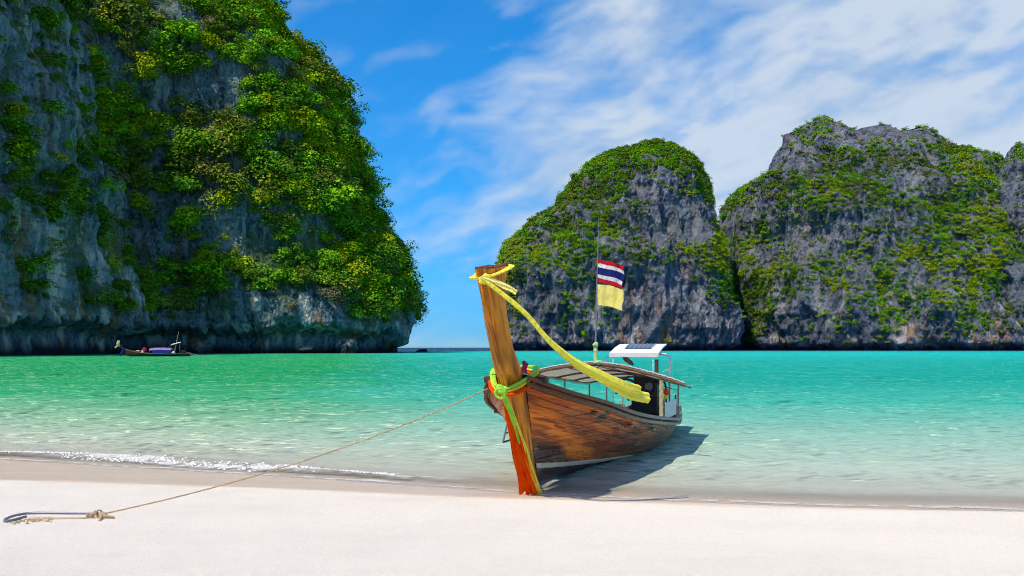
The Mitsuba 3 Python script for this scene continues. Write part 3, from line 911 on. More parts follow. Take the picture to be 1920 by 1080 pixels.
boat = thing('longtail_boat', 'long wooden boat with a tall raked prow, beached bow first in the shallows', 'boat')
m = MB()
u = np.linspace(0, 1, 90); t = np.linspace(0, 1, 24)
Ug, Tg = np.meshgrid(u, t, indexing='ij')
base = hull_point(Ug, Tg) - hull_normal(Ug, Tg) * .012
for sd in (1, -1):
    q_ = base.reshape(-1, 3) * np.array([1, sd, 1])
    m.add(W(q_), grid_faces(90, 24))
tr = [hull_point(np.ones(12), np.linspace(0, 1, 12)) * np.array([1, sd, 1]) for sd in (1, -1)]
m.add(W(np.vstack(tr)), np.array([[i, i + 1, 12 + i + 1, 12 + i] for i in range(11)]))
hull = put('hull', m, 'hull_inside', boat, smooth=40)
STR = [0, .16, .30, .43, .55, .655, .75, .835, .915, .985]
for sd in (1, -1):
    for k in range(len(STR) - 1):
        cuts = [0, .36 + .10 * (k % 3), .70 + .07 * ((k + 1) % 2), 1.0]
        for j in range(3):
            u = np.linspace(cuts[j] + (.0006 if j else 0), cuts[j + 1] - .0006, 44)
            a0, a1 = STR[k] + .0006, STR[k + 1] - .0020
            th = .018 + .002 * math.sin(k * 2.3 + j)
            rows = [(a0, 0), (a0, th * .75), (a0 + .004, th), (.5 * (a0 + a1), th + .002), (a1 - .004, th), (a1, th * .75), (a1, 0)]
            pts = []
            for tau, off in rows:
                tt = np.full_like(u, tau)
                h = hull_point(u, tt)
                pts.append(h + hull_normal(u, tt) * (off - .004))
            pts = np.array(pts)
            pts[:, :, 2] += .002 * np.sin(pts[:, :, 0] * 3 + k)
            pts[:, 0, :] = pts[:, 0, :]
            v = W(pts.reshape(-1, 3) * np.array([1, sd, 1]))
            f = grid_faces(7, 44)
            uvs = np.tile([j + 7.5 * (sd > 0) + .5 - .5, k + .5], (len(v), 1))
            put('plank', (v, f if sd > 0 else f[:, ::-1]), 'hull_wood', hull, smooth=True, uv=uvs)


def hull_at(s, z, sd=1, off=0.0):
    """the surface point at station s and height z"""
    out = []
    for s_, z_ in zip(s, z):
        u = np.clip((s_ + .4) / 11.0, 0, 1); lo, hi = 0.0, 1.0
        for _ in range(3):
            lo, hi = 0.0, 1.0
            for _ in range(24):
                mid = .5 * (lo + hi)
                if hull_point(np.array(u), np.array(mid))[2] < z_:
                    lo = mid
                else:
                    hi = mid
            h = hull_point(np.array(u), np.array(lo))
            u = np.clip(u + (s_ - h[0]) / 11.0, 0, 1)
        h = hull_point(np.array(u), np.array(lo)) + hull_normal(np.array(u), np.array(lo)) * off
        out.append(h * np.array([1, sd, 1]))
    return np.array(out)


for sd in (1, -1):
    ss = np.linspace(.12, 5.0, 60)
    zt = np.interp(ss, ST_S, ST_Z)
    zt = smooth1(zt, 6)
    hw = np.interp(ss, [0, 2, 5], [.032, .024, .010])
    rows = [hull_at(ss, zt + hw * o, sd, off) for o, off in ((-1, .012), (-.95, .029), (.95, .029), (1, .012))]
    put('boot_stripe', (W(np.vstack(rows)), grid_faces(4, 60)), 'cream_paint', boat, smooth=40)
# gunwale caps and rubbing strakes
for sd in (1, -1):
    u = np.linspace(0, 1, 110)
    g = hull_point(u, np.ones_like(u)); nn = hull_normal(u, np.full_like(u, .98)); nn[:, 2] = 0; nn /= np.linalg.norm(nn, axis=1, keepdims=True)
    for nm, o0, o1, z0, z1 in (('gunwale', -.055, .045, -.012, .034), ('rubbing_strake', .005, .040, -.085, -.045)):
        ring = []
        for o, z in ((o0, z0), (o1, z0), (o1 + .006, (z0 + z1) / 2), (o1, z1), (o0, z1)):
            p = g + nn * o; p = p + np.array([0, 0, 1]) * z
            ring.append(p * np.array([1, sd, 1]))
        v = W(np.array(ring).transpose(1, 0, 2).reshape(-1, 3))
        f = grid_faces(110, 5, True)
        mm = MB().add(v, f if sd < 0 else f[:, ::-1])
        put(nm, mm, 'rail_wood', boat, smooth=30)
m = MB()
m.box(W([10.8, 0, .475])[0], (.10, 1.16, .07), RB, .012)
put('stern_rail', m, 'rail_wood', boat)
m = MB(); m.box(W([-.40, 0, 1.385])[0], (.13, .74, .075), RB, .012); put('breasthook', m, 'dark_wood', boat)
for s_, z_ in ((1.0, .93), (2.5, .66), (4.0, .50), (5.6, .40), (7.2, .32)):
    bb = float(np.interp(s_, G_S, G_B)) - .05
    put('thwart', MB().box(W([s_, 0, z_])[0], (.22, 2 * bb, .035), RB, .006), 'rail_wood', boat)
m = MB()
u = np.linspace(.12, .98, 40)
l = hull_point(u, np.full(40, .45)); r_ = l * np.array([1, -1, 1])
l[:, 2] += .06; r_[:, 2] += .06
m.add(W(np.stack([l, r_], 1).reshape(-1, 3)), grid_faces(40, 2)); put('floor', m, 'hull_inside', boat, smooth=False)

# ---- stem and prow post in one raked timber
LV = np.array([  # z front, s front, z back, s back, half width front, half width back
    (-.06, .225, -.06, .33, .05, .06), (.15, .03, .15, .34, .045, .065), (.40, -.21, .42, .13, .042, .09), (.73, -.43, .76, -.06, .040, .105), (1.00, -.64, 1.03, -.24, .040, .12),
    (1.22, -.78, 1.26, -.42, .040, .13), (1.40, -.90, 1.44, -.54, .042, .135), (1.56, -1.06, 1.60, -.74, .044, .13), (1.82, -1.25, 1.86, -.99, .046, .115), (2.10, -1.47, 2.14, -1.12, .050, .11),
    (2.34, -1.62, 2.40, -1.17, .055, .11), (2.48, -1.71, 2.55, -1.12, .060, .115), (2.545, -1.75, 2.635, -1.08, .062, .118)])
tt = np.linspace(0, len(LV) - 1, 70)
Lf = spline(LV, 70)
nb = 15
rows = []
for k, (zf, sf, zb_, sb, wf, wb) in enumerate(Lf):
    hgt = (zf + zb_) / 2
    ch = np.interp(hgt, [0, 1.2, 1.5, 2.2, 2.6], [.30, .38, .45, .40, .22])   # where the nose chamfer ends
    nw = wf * np.interp(hgt, [0, 1.2, 1.6, 2.2, 2.6], [.55, .5, .45, .6, 1.0])
    prof = [(0, nw * .7), (.02, nw), (ch, wb * .88), (ch + .03, wb * .93), (.93, wb), (1.0, wb * .9)]
    pts = [(sf + (sb - sf) * x, w, zf + (zb_ - zf) * x) for x, w in prof] + [(sf + (sb - sf) * x, -w, zf + (zb_ - zf) * x) for x, w in prof[::-1]]
    rows.append(pts)
rows = np.array(rows)
wob = (meshkit.fbm(rows * np.array([9, 9, 4]), 2, 7) - .5) * .012
rows = rows + wob[..., None] * np.array([.5, 1, 0])
m = MB(); nr = rows.shape[1]
m.add(W(rows.reshape(-1, 3)), grid_faces(70, nr, True)[:, ::-1])
post = put('prow_post', m, 'post_wood', boat, smooth=28)
# weathered, split end grain on top
top = rows[-1]
cen = top.mean(0)
rings = []
for f_ in (1.0, .96, .8, .55, .28, .05):
    rr = cen + (top - cen) * f_
    rr = rr + np.array([0, 0, 1]) * ((.012 if f_ < 1 else 0) + (meshkit.fbm(rr * 22, 3, 3)[:, None] - .5) * (.075 if f_ < .97 else 0) * np.array([0, 0, 1]))
    rings.append(rr)
m = MB().add(W(np.array(rings).reshape(-1, 3)), grid_faces(6, nr, True)[:, ::-1])
put('end_grain', m, 'end_wood', post, smooth=20, label='dark split end grain on top of the prow')
# a split sliver standing off the nose of the post, lower down
m = MB(); pth = np.array([(-1.40, .02, 2.02), (-1.27, .03, 1.80), (-1.08, .035, 1.56), (-.93, .03, 1.38), (-.84, .02, 1.25)])
m.tube(W(spline(pth, 24)), np.r_[np.linspace(.004, .018, 12), np.linspace(.018, .014, 12)], 6)
put('split_strip', m, 'post_wood', post)


def ribbon(path, width, across, folds=2.5, amp=.25, n=60, nc=11, seed=0, curl=0.0):
    """a strip of cloth along the path; across: direction(s) of its width; folds ripple over the width"""
    p = spline(path, n)
    w = np.interp(np.linspace(0, 1, n), np.linspace(0, 1, len(width)), width)
    ac = np.asarray(across, float)
    ac = spline(ac, n) if ac.ndim == 2 else np.tile(ac, (n, 1))
    t = np.gradient(p, axis=0); t /= np.linalg.norm(t, axis=1, keepdims=True)
    ac = ac - t * (ac * t).sum(1, keepdims=True); ac /= np.linalg.norm(ac, axis=1, keepdims=True)
    nn = np.cross(t, ac)
    c = np.linspace(-1, 1, nc)
    L = np.linspace(0, 1, n)
    rg = np.random.default_rng(seed)
    ph = rg.uniform(0, 6)
    wave = np.sin(folds * np.pi * c[None] + ph + 2.2 * np.sin(5 * L + ph)[:, None]) * amp + .35 * amp * np.sin(9 * c[None] + 17 * L[:, None])
    wave = wave + curl * (1 - c[None] ** 2)
    v = p[:, None] + ac[:, None] * (w[:, None, None] / 2 * c[None, :, None]) + nn[:, None] * (wave * w[:, None] / 2)[..., None]
    g = v.reshape(-1, 3)
    return v.reshape(-1, 3), grid_faces(n, nc)


# ---- the yellow sash tied at the prow top and streaming in the wind
sash = thing('yellow_ribbon', 'long bright yellow ribbon tied round the prow top and streaming aft in the wind', 'sash')
loop = [(-1.78, 0, 2.45), (-1.70, .085, 2.475), (-1.4, .14, 2.55), (-1.07, .14, 2.63), (-1.05, -.02, 2.62), (-1.2, -.15, 2.58), (-1.5, -.12, 2.50), (-1.74, -.085, 2.46), (-1.79, -.01, 2.45)]
put('wrap', MB().tube(W(spline(loop, 60)), .034, 8, flat=.45, up=(0, 0, 1)), 'yellow_cloth', sash, smooth=40)
m = MB(); kn = W([(-1.76, .06, 2.44)])[0]
v, f = boulder(.058, 3, .8, 2); m.add(v + kn, f)
put('knot', m, 'yellow_cloth', sash, smooth=True)
fly = np.array([(-.31, 10.18, 2.45), (-.10, 10.22, 2.30), (.14, 10.30, 2.10), (.38, 10.42, 1.83), (.67, 10.6, 1.60), (.97, 10.8, 1.45), (1.24, 11.0, 1.335), (1.40, 11.15, 1.29)])
fly2 = fly.copy(); fly2[3:] += np.array([[.01, .05, -.02], [.015, .07, -.035], [.02, .09, -.05], [.03, .10, -.085], [.115, .13, -.10]])
fly2[1:3] += np.array([.0, .03, -.01])
put('tail', ribbon(fly, [.04, .045, .055, .065, .08, .10, .11, .105], (.2, .33, .51), 1.6, .13, seed=1, n=90, nc=15, curl=.55), 'yellow_cloth', sash, smooth=50)
put('tail', ribbon(fly2, [.04, .045, .055, .07, .09, .11, .125, .125], (.2, .33, .55), 1.6, .13, seed=5, n=90, nc=15, curl=.55), 'yellow_cloth', sash, smooth=50)
short = np.array([(-.31, 10.15, 2.46), (-.17, 10.1, 2.41), (-.04, 10.06, 2.345), (.045, 10.04, 2.295)])
put('tail', ribbon(short, [.03, .05, .055, .05], (.3, -.2, .9), 1.5, .3, n=24, seed=3), 'pale_yellow_cloth', sash, smooth=50)

# ---- sashes and flowers round the stem
def ring(z0, grow=0.0, dz=0.0):
    return spline([(-.92 - grow, 0, z0), (-.78, .115 + grow, z0 + .055 + dz), (-.52, .205 + grow, z0 + .155 + dz), (-.33, .20 + grow, z0 + .22 + dz), (-.30, 0, z0 + .25), (-.42, -.20 - grow, z0 + .22 + dz), (-.62, -.19 - grow, z0 + .15 + dz), (-.80, -.11 - grow, z0 + .05 + dz), (-.925 - grow, -.004, z0)], 70)


def stem_path(pts):
    """down the front of the stem: (height, how far off the wood, to port)"""
    z = np.array([p[0] for p in pts]); s = np.interp(z, LV[:, 0], LV[:, 1])
    return W(np.stack([s - np.array([p[1] for p in pts]), np.array([p[2] for p in pts]), z], 1))


for name, mt, lab, z0, gr, rr, dz, tail, wid, sd_ in (
        ('orange_ribbon', 'orange_cloth', 'orange-red sash round the stem, its wide tail hanging down to the wet sand', 1.235, .018, .052, -.03,
         [(1.22, .06, -.01), (1.0, .065, .005), (.72, .075, .02), (.45, .085, .035), (.2, .095, .045), (.02, .11, .05)], [.06, .10, .15, .19, .22, .24], 4),
        ('yellow_stem_ribbon', 'yellow_cloth', 'golden yellow sash round the stem, hanging as a narrow strip beside the orange one', 1.26, .012, .036, .0,
         [(1.22, .09, .01), (1.0, .08, .05), (.72, .075, .09), (.45, .075, .125), (.2, .085, .15), (.02, .10, .165)], [.04, .06, .06, .06, .065, .075], 6),
        ('green_ribbon', 'green_cloth', 'lime-green sash knotted on the stem, the uppermost of the three', 1.285, .02, .034, .02,
         [(1.24, .115, .0), (1.12, .115, .02), (.98, .10, .045), (.84, .09, .055), (.66, .085, .06)], [.05, .06, .055, .045, .02], 8)):
    t_ = thing(name, lab, 'sash', 'sashes tied round the stem')
    put('wrap', MB().tube(W(ring(z0, gr, dz)), rr * .86 * (1 + .18 * np.sin(np.linspace(0, 19, 70))), 9, flat=.42, up=(0, 0, 1) if name != 'orange_ribbon' else (0, 0, 1)), mt, t_, smooth=45)
    put('tail', ribbon(stem_path(tail), wid, np.r_[NX, .0], 2.6, .30, seed=sd_), mt, t_, smooth=50)
    if name == 'green_ribbon':
        m = MB(); c0 = W([(-.93, .0, 1.275)])[0]
        v, f = boulder(.062, 8, .9, 2); m.add(v + c0, f)
        for k in range(3):
            a = k * 2.1
            m.tube(c0 + RB @ np.array([-.03, 0, 0]) + np.array([(RB @ np.array([-.02 * math.sin(t2), .055 * math.cos(t2) * math.cos(a) - .02, .055 * math.sin(t2) - .02 * math.cos(a)])) for t2 in np.linspace(0, 6.28, 16)]), .017, 6)
        put('knot', m, mt, t_, smooth=True)
fl = thing('flower_garland', 'small pink flower garland hanging behind the prow post', 'garland')
rg = np.random.default_rng(4)
for k in range(14):
    a = k / 14 * 6.28
    c0 = W([(-.60 + .05 * math.cos(a), .155 + .012 * math.sin(3 * a), 1.535 + .05 * math.sin(a))])[0]
    m = MB()
    for j in range(6):
        d = rg.normal(size=3); d /= np.linalg.norm(d)
        v, f = boulder(.013, 30 + j, .8, 1); m.add(v + c0 + d * .012, f)
    put('flower', m, 'pink_cloth', fl, smooth=True)

# ---- awning amidships
awn = f'{boat}__awning'
tag(awn, 'arched cream canvas awning on thin poles')
taken.add(awn)
ARCH_B = np.array([-1.03, -.93, -.70, -.34, -.01, .47, 1.02, 1.20, 1.39]); ARCH_Z = np.array([1.345, 1.37, 1.423, 1.468, 1.495, 1.435, 1.291, 1.235, 1.168])
DROP = lambda s: .066 * (s - 4.35)


def arch(s, n=40, b0=-1.0, b1=1.05, dz=0.0):
    b = np.linspace(b0, b1, n)
    z = np.convolve(np.pad(np.interp(b, ARCH_B, ARCH_Z), 3, mode='reflect', reflect_type='odd'), np.ones(7) / 7, 'valid')
    return np.stack([np.full(n, s), b, z - DROP(s) + dz], -1)


S_ = np.linspace(4.33, 8.5, 30)
C = np.array([arch(s, 40, -1.0, 1.05, -.022 - .02 * math.sin((s - 4.33) / 1.39 * math.pi) ** 2) for s in S_])
v = C.reshape(-1, 3)
up = v + np.array([0, 0, .006])
fq = grid_faces(30, 40)
put('canvas', MB().add(W(v), fq), 'awning_canvas', awn, smooth=40)
put('front_beam', MB().tube(W(arch(4.33, 60, -1.03, 1.39)), .030 + .004 * np.sin(np.arange(60) * .9), 8), 'brown_wood', awn, label='bent brown wooden beam at the front of the awning')
put('white_edging', MB().tube(W(arch(4.31, 90, -1.03, 1.39, .034) + .004 * np.sin(np.arange(90) * 2.1)[:, None]), .011, 6), 'white_cloth', awn, label='white cord edging on top of the beam')
for s in (5.7, 7.1, 8.5):
    put('rib', MB().tube(W(arch(s, 40, -1.0, 1.05, -.04)), .018, 7), 'brown_wood', awn)
for b_ in (-.99, -.45, .25, 1.04):
    ss = np.linspace(4.33, 8.55, 20)
    pts = np.array([arch(s, 60, -1.0, 1.05, -.03)[np.argmin(np.abs(np.linspace(-1.0, 1.05, 60) - b_))] for s in ss])
    put('pole_along', MB().tube(W(pts), .015, 7), 'pole_wood', awn)
m = MB()
for k in range(58):
    s = 4.35 + k * .072
    z0 = arch(s, 10)[0, 2] - .03
    tri = np.array([(s, -1.012, z0), (s + .066, -1.012, z0), (s + .05, -1.014, z0 - .04), (s + .033, -1.016, z0 - .055), (s + .016, -1.014, z0 - .04)])
    tri2 = tri + np.array([0, .003, 0])
    m.add(W(np.vstack([tri, tri2])), np.array([[0, 1, 2], [0, 2, 3], [0, 3, 4], [6, 5, 7], [7, 5, 8], [8, 5, 9]]))
put('scalloped_fringe', m, 'canvas', awn, smooth=False, kind='stuff')
for s_, b_, zt, mt in ((4.42, -.97, 1.345, 'pole_wood'), (6.25, -.97, 1.21, 'pole_wood'), (8.1, -.90, 1.085, 'pole_wood'), (10.2, -.60, .98, 'pole_wood'), (4.36, 1.02, 1.27, 'cream_paint'), (6.86, .99, 1.10, 'pole_wood')):
    zb = float(np.interp(s_, G_S, G_Z))
    rr = .024 if mt == 'cream_paint' else .016
    put('pole', MB().tube(W([(s_, b_, zb - .02), (s_, b_ * .998, (zb + zt) / 2), (s_, b_, zt)]), rr, 8), mt, awn)
m = MB()
for k in range(34):
    z = .66 + k * .018
    m.tube(W([(4.36 + .03 * math.cos(a), 1.02 + .03 * math.sin(a), z + .004 * a) for a in np.linspace(0, 6.28, 9)]), .0055, 5)
put('cord_wrapping', m, 'cream_cloth', awn, kind='stuff')
for path in ([(4.4, .02, 1.45), (5.1, .35, 1.33), (6.4, .75, 1.08), (7.5, .9, .95)], [(4.4, .02, 1.45), (4.6, -.12, 1.36), (5.0, -.3, 1.28)]):
    put('strap', MB().tube(W(spline(path, 20)), .014, 6, flat=.4), 'blue_strap', awn)

# side board on the port gunwale, aft of the near pole
m = MB(); pb = W([(4.47, 1.045, 0), (5.95, 1.05, 0)])
dvec = pb[1] - pb[0]; ln = np.linalg.norm(dvec); dvec /= ln
Rp = np.stack([dvec, np.cross([0, 0, 1], dvec), [0, 0, 1]], 1)
zc = .74
m.box((pb[0] + pb[1]) / 2 + np.array([0, 0, zc]), (ln, .022, .26), Rp, .006)
sb_ = put('side_board', m, 'panel_paint', boat, label='pale grey-white side board on the gunwale')
for o in (-.5, .5):
    put('board_post', MB().box((pb[0] + pb[1]) / 2 + dvec * ln * o * 1.02 + np.array([0, 0, zc + .02]), (.03, .03, .36), Rp, .004), 'brown_wood', sb_)
m = MB()
for k in range(9):
    v, f = boulder(.035 + .02 * (k % 3), 50 + k, .5, 1); m.add(v + W([(4.7 + k * .17, .97 + .03 * (k % 2), float(np.interp(4.7 + k * .17, G_S, G_Z)) + .045)])[0], f)
put('rusty_scrap', m, 'engine_rust', boat, smooth=40, kind='stuff')
fd = thing('red_yellow_float', 'small red and yellow float hanging from the pole above the side board', 'float')
v, f = boulder(.045, 61, 1.2, 2); put('red_half', (v + W([(5.2, .98, 1.02)])[0], f), 'orange_cloth', fd, smooth=True)
v, f = boulder(.035, 63, 1.1, 2); put('yellow_half', (v + W([(5.2, .98, .94)])[0], f), 'yellow_cloth', fd, smooth=True)

# ---- engine and its gear near the stern
eng = f'{boat}__engine'; taken.add(eng); tag(eng, 'big black long-shaft engine')


def at_boat(s, b, z):
    return W([(s, b, z)])[0]


m = MB(); m.box(at_boat(8.35, .22, .60), (.85, .52, .42), RB, .05); m.box(at_boat(8.0, .22, .50), (.3, .60, .30), RB, .04)
put('lower_block', m, 'engine_rust', eng)
m = MB(); m.box(at_boat(8.4, .24, .93), (.72, .40, .34), RB, .05)
for k in range(6):
    m.box(at_boat(8.12 + k * .11, .24, 1.12), (.035, .44, .10), RB, .008)
put('cylinder_head', m, 'engine_black', eng)
m = MB(); m.tube(W([(8.2, -.02, 1.08), (8.2, .42, 1.10)]), .11, 16); put('air_filter', m, 'engine_black', eng)
for b_, z_, rr in ((.10, .82, .14), (.36, .74, .10), (.30, 1.0, .075)):
    m = MB(); m.tube(W([(7.90, b_, z_), (7.96, b_, z_)]), rr, 20); m.tube(W([(7.885, b_, z_), (7.905, b_, z_)]), rr * .35, 12); put('pulley', m, 'steel', eng)
m = MB(); m.box(at_boat(7.82, .24, .66), (.09, .50, .34), RB, .015)
for k in range(10):
    m.box(at_boat(7.77, .02 + k * .048, .66), (.012, .012, .30), RB)
put('radiator', m, 'engine_black', eng)
for k, pth in enumerate(([(7.9, .1, 1.0), (7.75, .0, 1.12), (7.9, -.2, 1.15), (8.3, -.25, 1.05), (8.6, -.2, .7)], [(8.0, .4, 1.1), (7.8, .5, 1.16), (7.9, .62, 1.05), (8.2, .6, .7)], [(8.5, .3, 1.15), (8.3, .1, 1.28), (8.0, -.1, 1.2), (7.7, -.3, .95)], [(7.8, .45, .85), (7.6, .3, .95), (7.7, .05, .9)])):
    put('hose', MB().tube(W(spline(pth, 24)), .022 - .003 * k, 7), 'engine_black' if k != 2 else 'blue_strap', eng)
put('exhaust_pipe', MB().tube(W(spline([(8.4, .35, 1.1), (8.45, .38, 1.3), (8.45, .38, 1.52)], 10)), .035, 10), 'engine_rust', eng)
put('propeller_shaft', MB().tube(W([(8.8, .22, .75), (10.8, .0, .62), (13.0, -.2, -.25)]), .03, 8), 'steel', eng)
put('tiller', MB().tube(W([(8.0, .2, .85), (7.2, .0, .95), (6.6, -.1, .93)]), .02, 8), 'steel', eng)
# seat frame of bent tube
m = MB()
for s_ in (7.3, 7.75):
    m.tube(W(spline([(s_, -.52, .42), (s_, -.52, .62), (s_ , -.48, .655), (s_, -.18, .655), (s_, -.14, .62), (s_, -.14, .40)], 24)), .013, 7)
m.tube(W([(7.3, -.33, .655), (7.75, -.33, .655)]), .012, 7); m.tube(W([(7.3, -.52, .60), (7.5, -.3, .42)]), .011, 7)
put('seat_frame', m, 'chrome', boat)
# small roof over the helm with a solar panel
ar = f'{boat}__helm_roof'; taken.add(ar); tag(ar, 'small white roof carrying a solar panel')


def slab(s0, s1, b0, b1, z0, z1, th, n=8):
    top_ = np.array([(s0 + (s1 - s0) * i / n, b, z0 + (z1 - z0) * i / n + .02 * math.sin(math.pi * i / n)) for i in range(n + 1) for b in np.linspace(b0, b1, 5)])
    bot = top_ - np.array([0, 0, th]); k = len(top_)
    fq = grid_faces(n + 1, 5)
    rim = np.r_[np.arange(5), np.arange(1, n + 1) * 5 + 4, n * 5 + np.arange(3, -1, -1), np.arange(n - 1, 0, -1) * 5]
    return MB().add(W(np.vstack([top_, bot])), np.vstack([fq[:, ::-1], fq + k, np.stack([rim, np.roll(rim, -1), np.roll(rim, -1) + k, rim + k], 1)]))


put('roof_sheet', slab(8.5, 9.75, -.57, .41, 1.645, 1.83, .025), 'white_paint', ar, smooth=30)
m = MB(); v = np.array([(8.495, -.575, 1.65), (8.495, .415, 1.65), (8.47, .415, 1.565), (8.47, -.575, 1.565)])
m.box(at_boat(8.488, -.08, 1.605), (.02, .99, .085), RB, .004); put('valance', m, 'white_cloth', ar)
p_ = slab(8.92, 9.62, -.33, .20, 1.738, 1.836, .018); sp = put('solar_panel', p_, 'solar_cell', ar, smooth=30, label='dark blue solar panel')
m = MB()
for k in range(7):
    b_ = -.33 + k * .53 / 6
    m.tube(W([(8.92, b_, 1.742), (9.27, b_, 1.811), (9.62, b_, 1.840)]), .005, 4)
put('frame', m, 'chrome', sp)
for b_ in (-.68, .60):
    sgn = np.sign(b_)
    zb = .40
    put('hoop', MB().tube(W(spline([(8.75, b_, zb), (8.75, b_, 1.3), (8.75, b_, 1.50), (8.76, b_ - sgn * .035, 1.585), (8.78, b_ - sgn * .14, 1.63), (8.85, b_ - sgn * .34, 1.64)], 40)), .026 if b_ > 0 else .020, 10), 'chrome', ar)
for b_ in (-.50, .30):
    put('stay', MB().tube(W([(8.52, b_, 1.60), (8.5, b_, 1.0), (8.5, b_, .5)]), .008, 6), 'white_paint', ar)
put('hanging_rag', ribbon(W([(8.7, -.30, 1.60), (8.68, -.26, 1.52), (8.7, -.18, 1.45), (8.66, -.12, 1.40)]), [.10, .11, .09, .05], np.r_[NX, 0], 2, .3, n=20, seed=8), 'brown_wood', ar, smooth=50)
put('rope_tie', MB().tube(W(spline([(8.5, .30, 1.18), (8.55, .42, 1.25), (8.7, .6, 1.33)], 10)), .006, 5), 'white_cloth', ar)

# ---- mast, its wrapping and the two flags
mast = f'{boat}__mast'
put('mast', MB().tube(W([(4.25, -.01, 1.49), (4.28, .0, 2.4), (4.33, .03, 3.82)]), np.array([.017, .012, .0035]), 8), 'mast_paint', boat)
m = MB(); pz = np.linspace(1.50, 1.82, 26)
m.tube(W(np.stack([np.full(26, 4.25), np.full(26, -.005), pz], 1)), .033 + .003 * np.sin(np.arange(26) * 1.3), 9)
v, f = boulder(.042, 71, .8, 2); m.add(v + at_boat(4.22, .0, 1.80), f); v, f = boulder(.055, 73, .6, 2); m.add(v + at_boat(4.22, .05, 1.515), f)
gw = thing('mast_wrapping', 'pale green cloth wound round the foot of the flag mast', 'cloth')
cloth('pale_green_cloth', (.62, .86, .42))
put('winding', m, 'pale_green_cloth', gw, smooth=True)


def flag(z_top, z_bot, length, droop, seed, rows, b0):
    """stripes from top to bottom as strips of one waving cloth; rows: (material, share)"""
    n = 26
    L = np.linspace(0, 1, n)
    out, y0 = [], 0.0
    for mt, share, nm in rows:
        ys = np.linspace(y0, y0 + share, 5)
        g = []
        for y in ys:
            wave = .030 * np.sin(7.5 * L + 1.2 * y + seed) * L ** .5 + .018 * np.sin(15 * L + seed)
            z = z_top + (z_bot - z_top) * y - droop * L ** 1.25 - .018 * np.sin(6 * L + seed) * L
            g.append(np.stack([4.285 + wave - .10 * L, b0 + length * L * (1 - .06 * y) + .012 * np.sin(9 * y + 4 * L), z], -1))
        g = np.array(g).reshape(-1, 3)
        back = g + np.array([.004, 0, 0])
        f = grid_faces(5, n); k = len(g)
        rim = np.r_[np.arange(n), np.arange(1, 5) * n + n - 1, 4 * n + np.arange(n - 2, -1, -1), np.arange(3, 0, -1) * n]
        out.append((nm, mt, (W(np.vstack([g, back])), np.vstack([f, f[:, ::-1] + k, np.stack([rim, np.roll(rim, -1), np.roll(rim, -1) + k, rim + k], 1)]))))
        y0 += share
    return out


fg = thing('striped_flag', 'red, white and blue striped flag flying from the mast above a yellow flag', 'flag')
for nm, mt, mesh in flag(3.15, 2.80, .445, .13, .6, [('red_cloth', 1 / 6, 'red_stripe'), ('white_cloth', 1 / 6, 'white_stripe'), ('navy_cloth', 1 / 3, 'blue_stripe'), ('white_cloth', 1 / 6, 'white_stripe'), ('red_cloth', 1 / 6, 'red_stripe')], .013):
    put(nm, mesh, mt, fg, smooth=50)
fg = thing('yellow_flag', 'plain pale yellow flag on the mast just below the striped flag', 'flag')
for nm, mt, mesh in flag(2.755, 2.43, .455, .085, 2.2, [('pale_yellow_cloth', 1.0, 'cloth')], .008):
    put(nm, mesh, mt, fg, smooth=50)

# ---- boarding ladder hung over the far side
lad = thing('boarding_ladder', 'small metal ladder hanging over the far side of the boat near the water', 'ladder')
for s_ in (3.02, 3.38):
    put('rail', MB().tube(W(spline([(s_ + .05, -.98, .80), (s_ + .04, -1.03, .82), (s_ + .02, -1.08, .72), (s_, -1.17, .33)], 20)), .013, 7), 'steel', lad)
for z_, b_ in ((.335, -1.168), (.47, -1.138), (.60, -1.108)):
    put('rung', MB().tube(W([(3.02, b_, z_), (3.38, b_, z_)]), .014, 7), 'steel' if z_ > .34 else 'dark_wood', lad)

# ---- mooring rope and the bent iron rod it is made fast to
A0, A1 = W([(-.42, -.29, 1.30)])[0], np.array([-3.71, 9.17, 0])
A1[2] = float(beach_z(A1[0], A1[1])) + .035
t = np.linspace(0, 1, 120)
pth = A0 + (A1 - A0) * t[:, None] - np.array([0, 0, .13]) * (4 * t * (1 - t))[:, None]
m = MB()
for k in range(3):
    ph = t * 420 + k * 2.094
    m.tube(pth + .004 * np.stack([0 * t, np.cos(ph), np.sin(ph)], 1), .0048, 5)
rp = put('mooring_rope', m, 'rope_fibre', label='thin tan mooring rope stretched from the bow to an iron rod on the sand', cat='rope', smooth=50)
m = MB()
for k in range(7):
    ang = np.linspace(0, 6.5, 26)
    rr = .022 + .007 * math.sin(k * 1.7)
    cx = A1 + np.array([-.005 - .024 * k + .03 * (k > 4), .0, .012 * math.sin(k)])
    m.tube(np.stack([cx[0] + .012 * np.sin(ang * 1.3 + k), cx[1] + rr * np.cos(ang), cx[2] + rr * np.sin(ang) - .004], 1), .007, 6)
put('knot', m, 'rope_fibre', rp, smooth=40)
for e in ([(0, -.02, 0), (.03, -.10, -.012), (.065, -.22, -.028)], [(.0, -.01, 0), (.07, -.05, -.01), (.13, -.04, -.022)]):
    put('frayed_end', MB().tube(A1 + spline(e, 8), np.linspace(.011, .014, 8), 6), 'rope_fibre', rp)
rod = thing('iron_rod', 'bent iron rod with a hooked end lying on the dry sand at far left', 'anchor rod')
zz0 = float(beach_z(-4.1, 9.1))
rp_ = spline([(x, y, zz0 + h) for x, y, h in ((-3.66, 9.16, .036), (-3.9, 9.165, .036), (-4.15, 9.17, .038), (-4.32, 9.17, .038), (-4.41, 9.13, .036), (-4.455, 9.02, .032), (-4.44, 8.88, .030), (-4.395, 8.80, .030), (-4.36, 8.84, .030), (-4.345, 8.94, .030), (-4.33, 9.03, .030))], 70)
put('shaft', MB().tube(rp_, .0115, 9), 'steel', rod)
m = MB(); rg = np.random.default_rng(12)
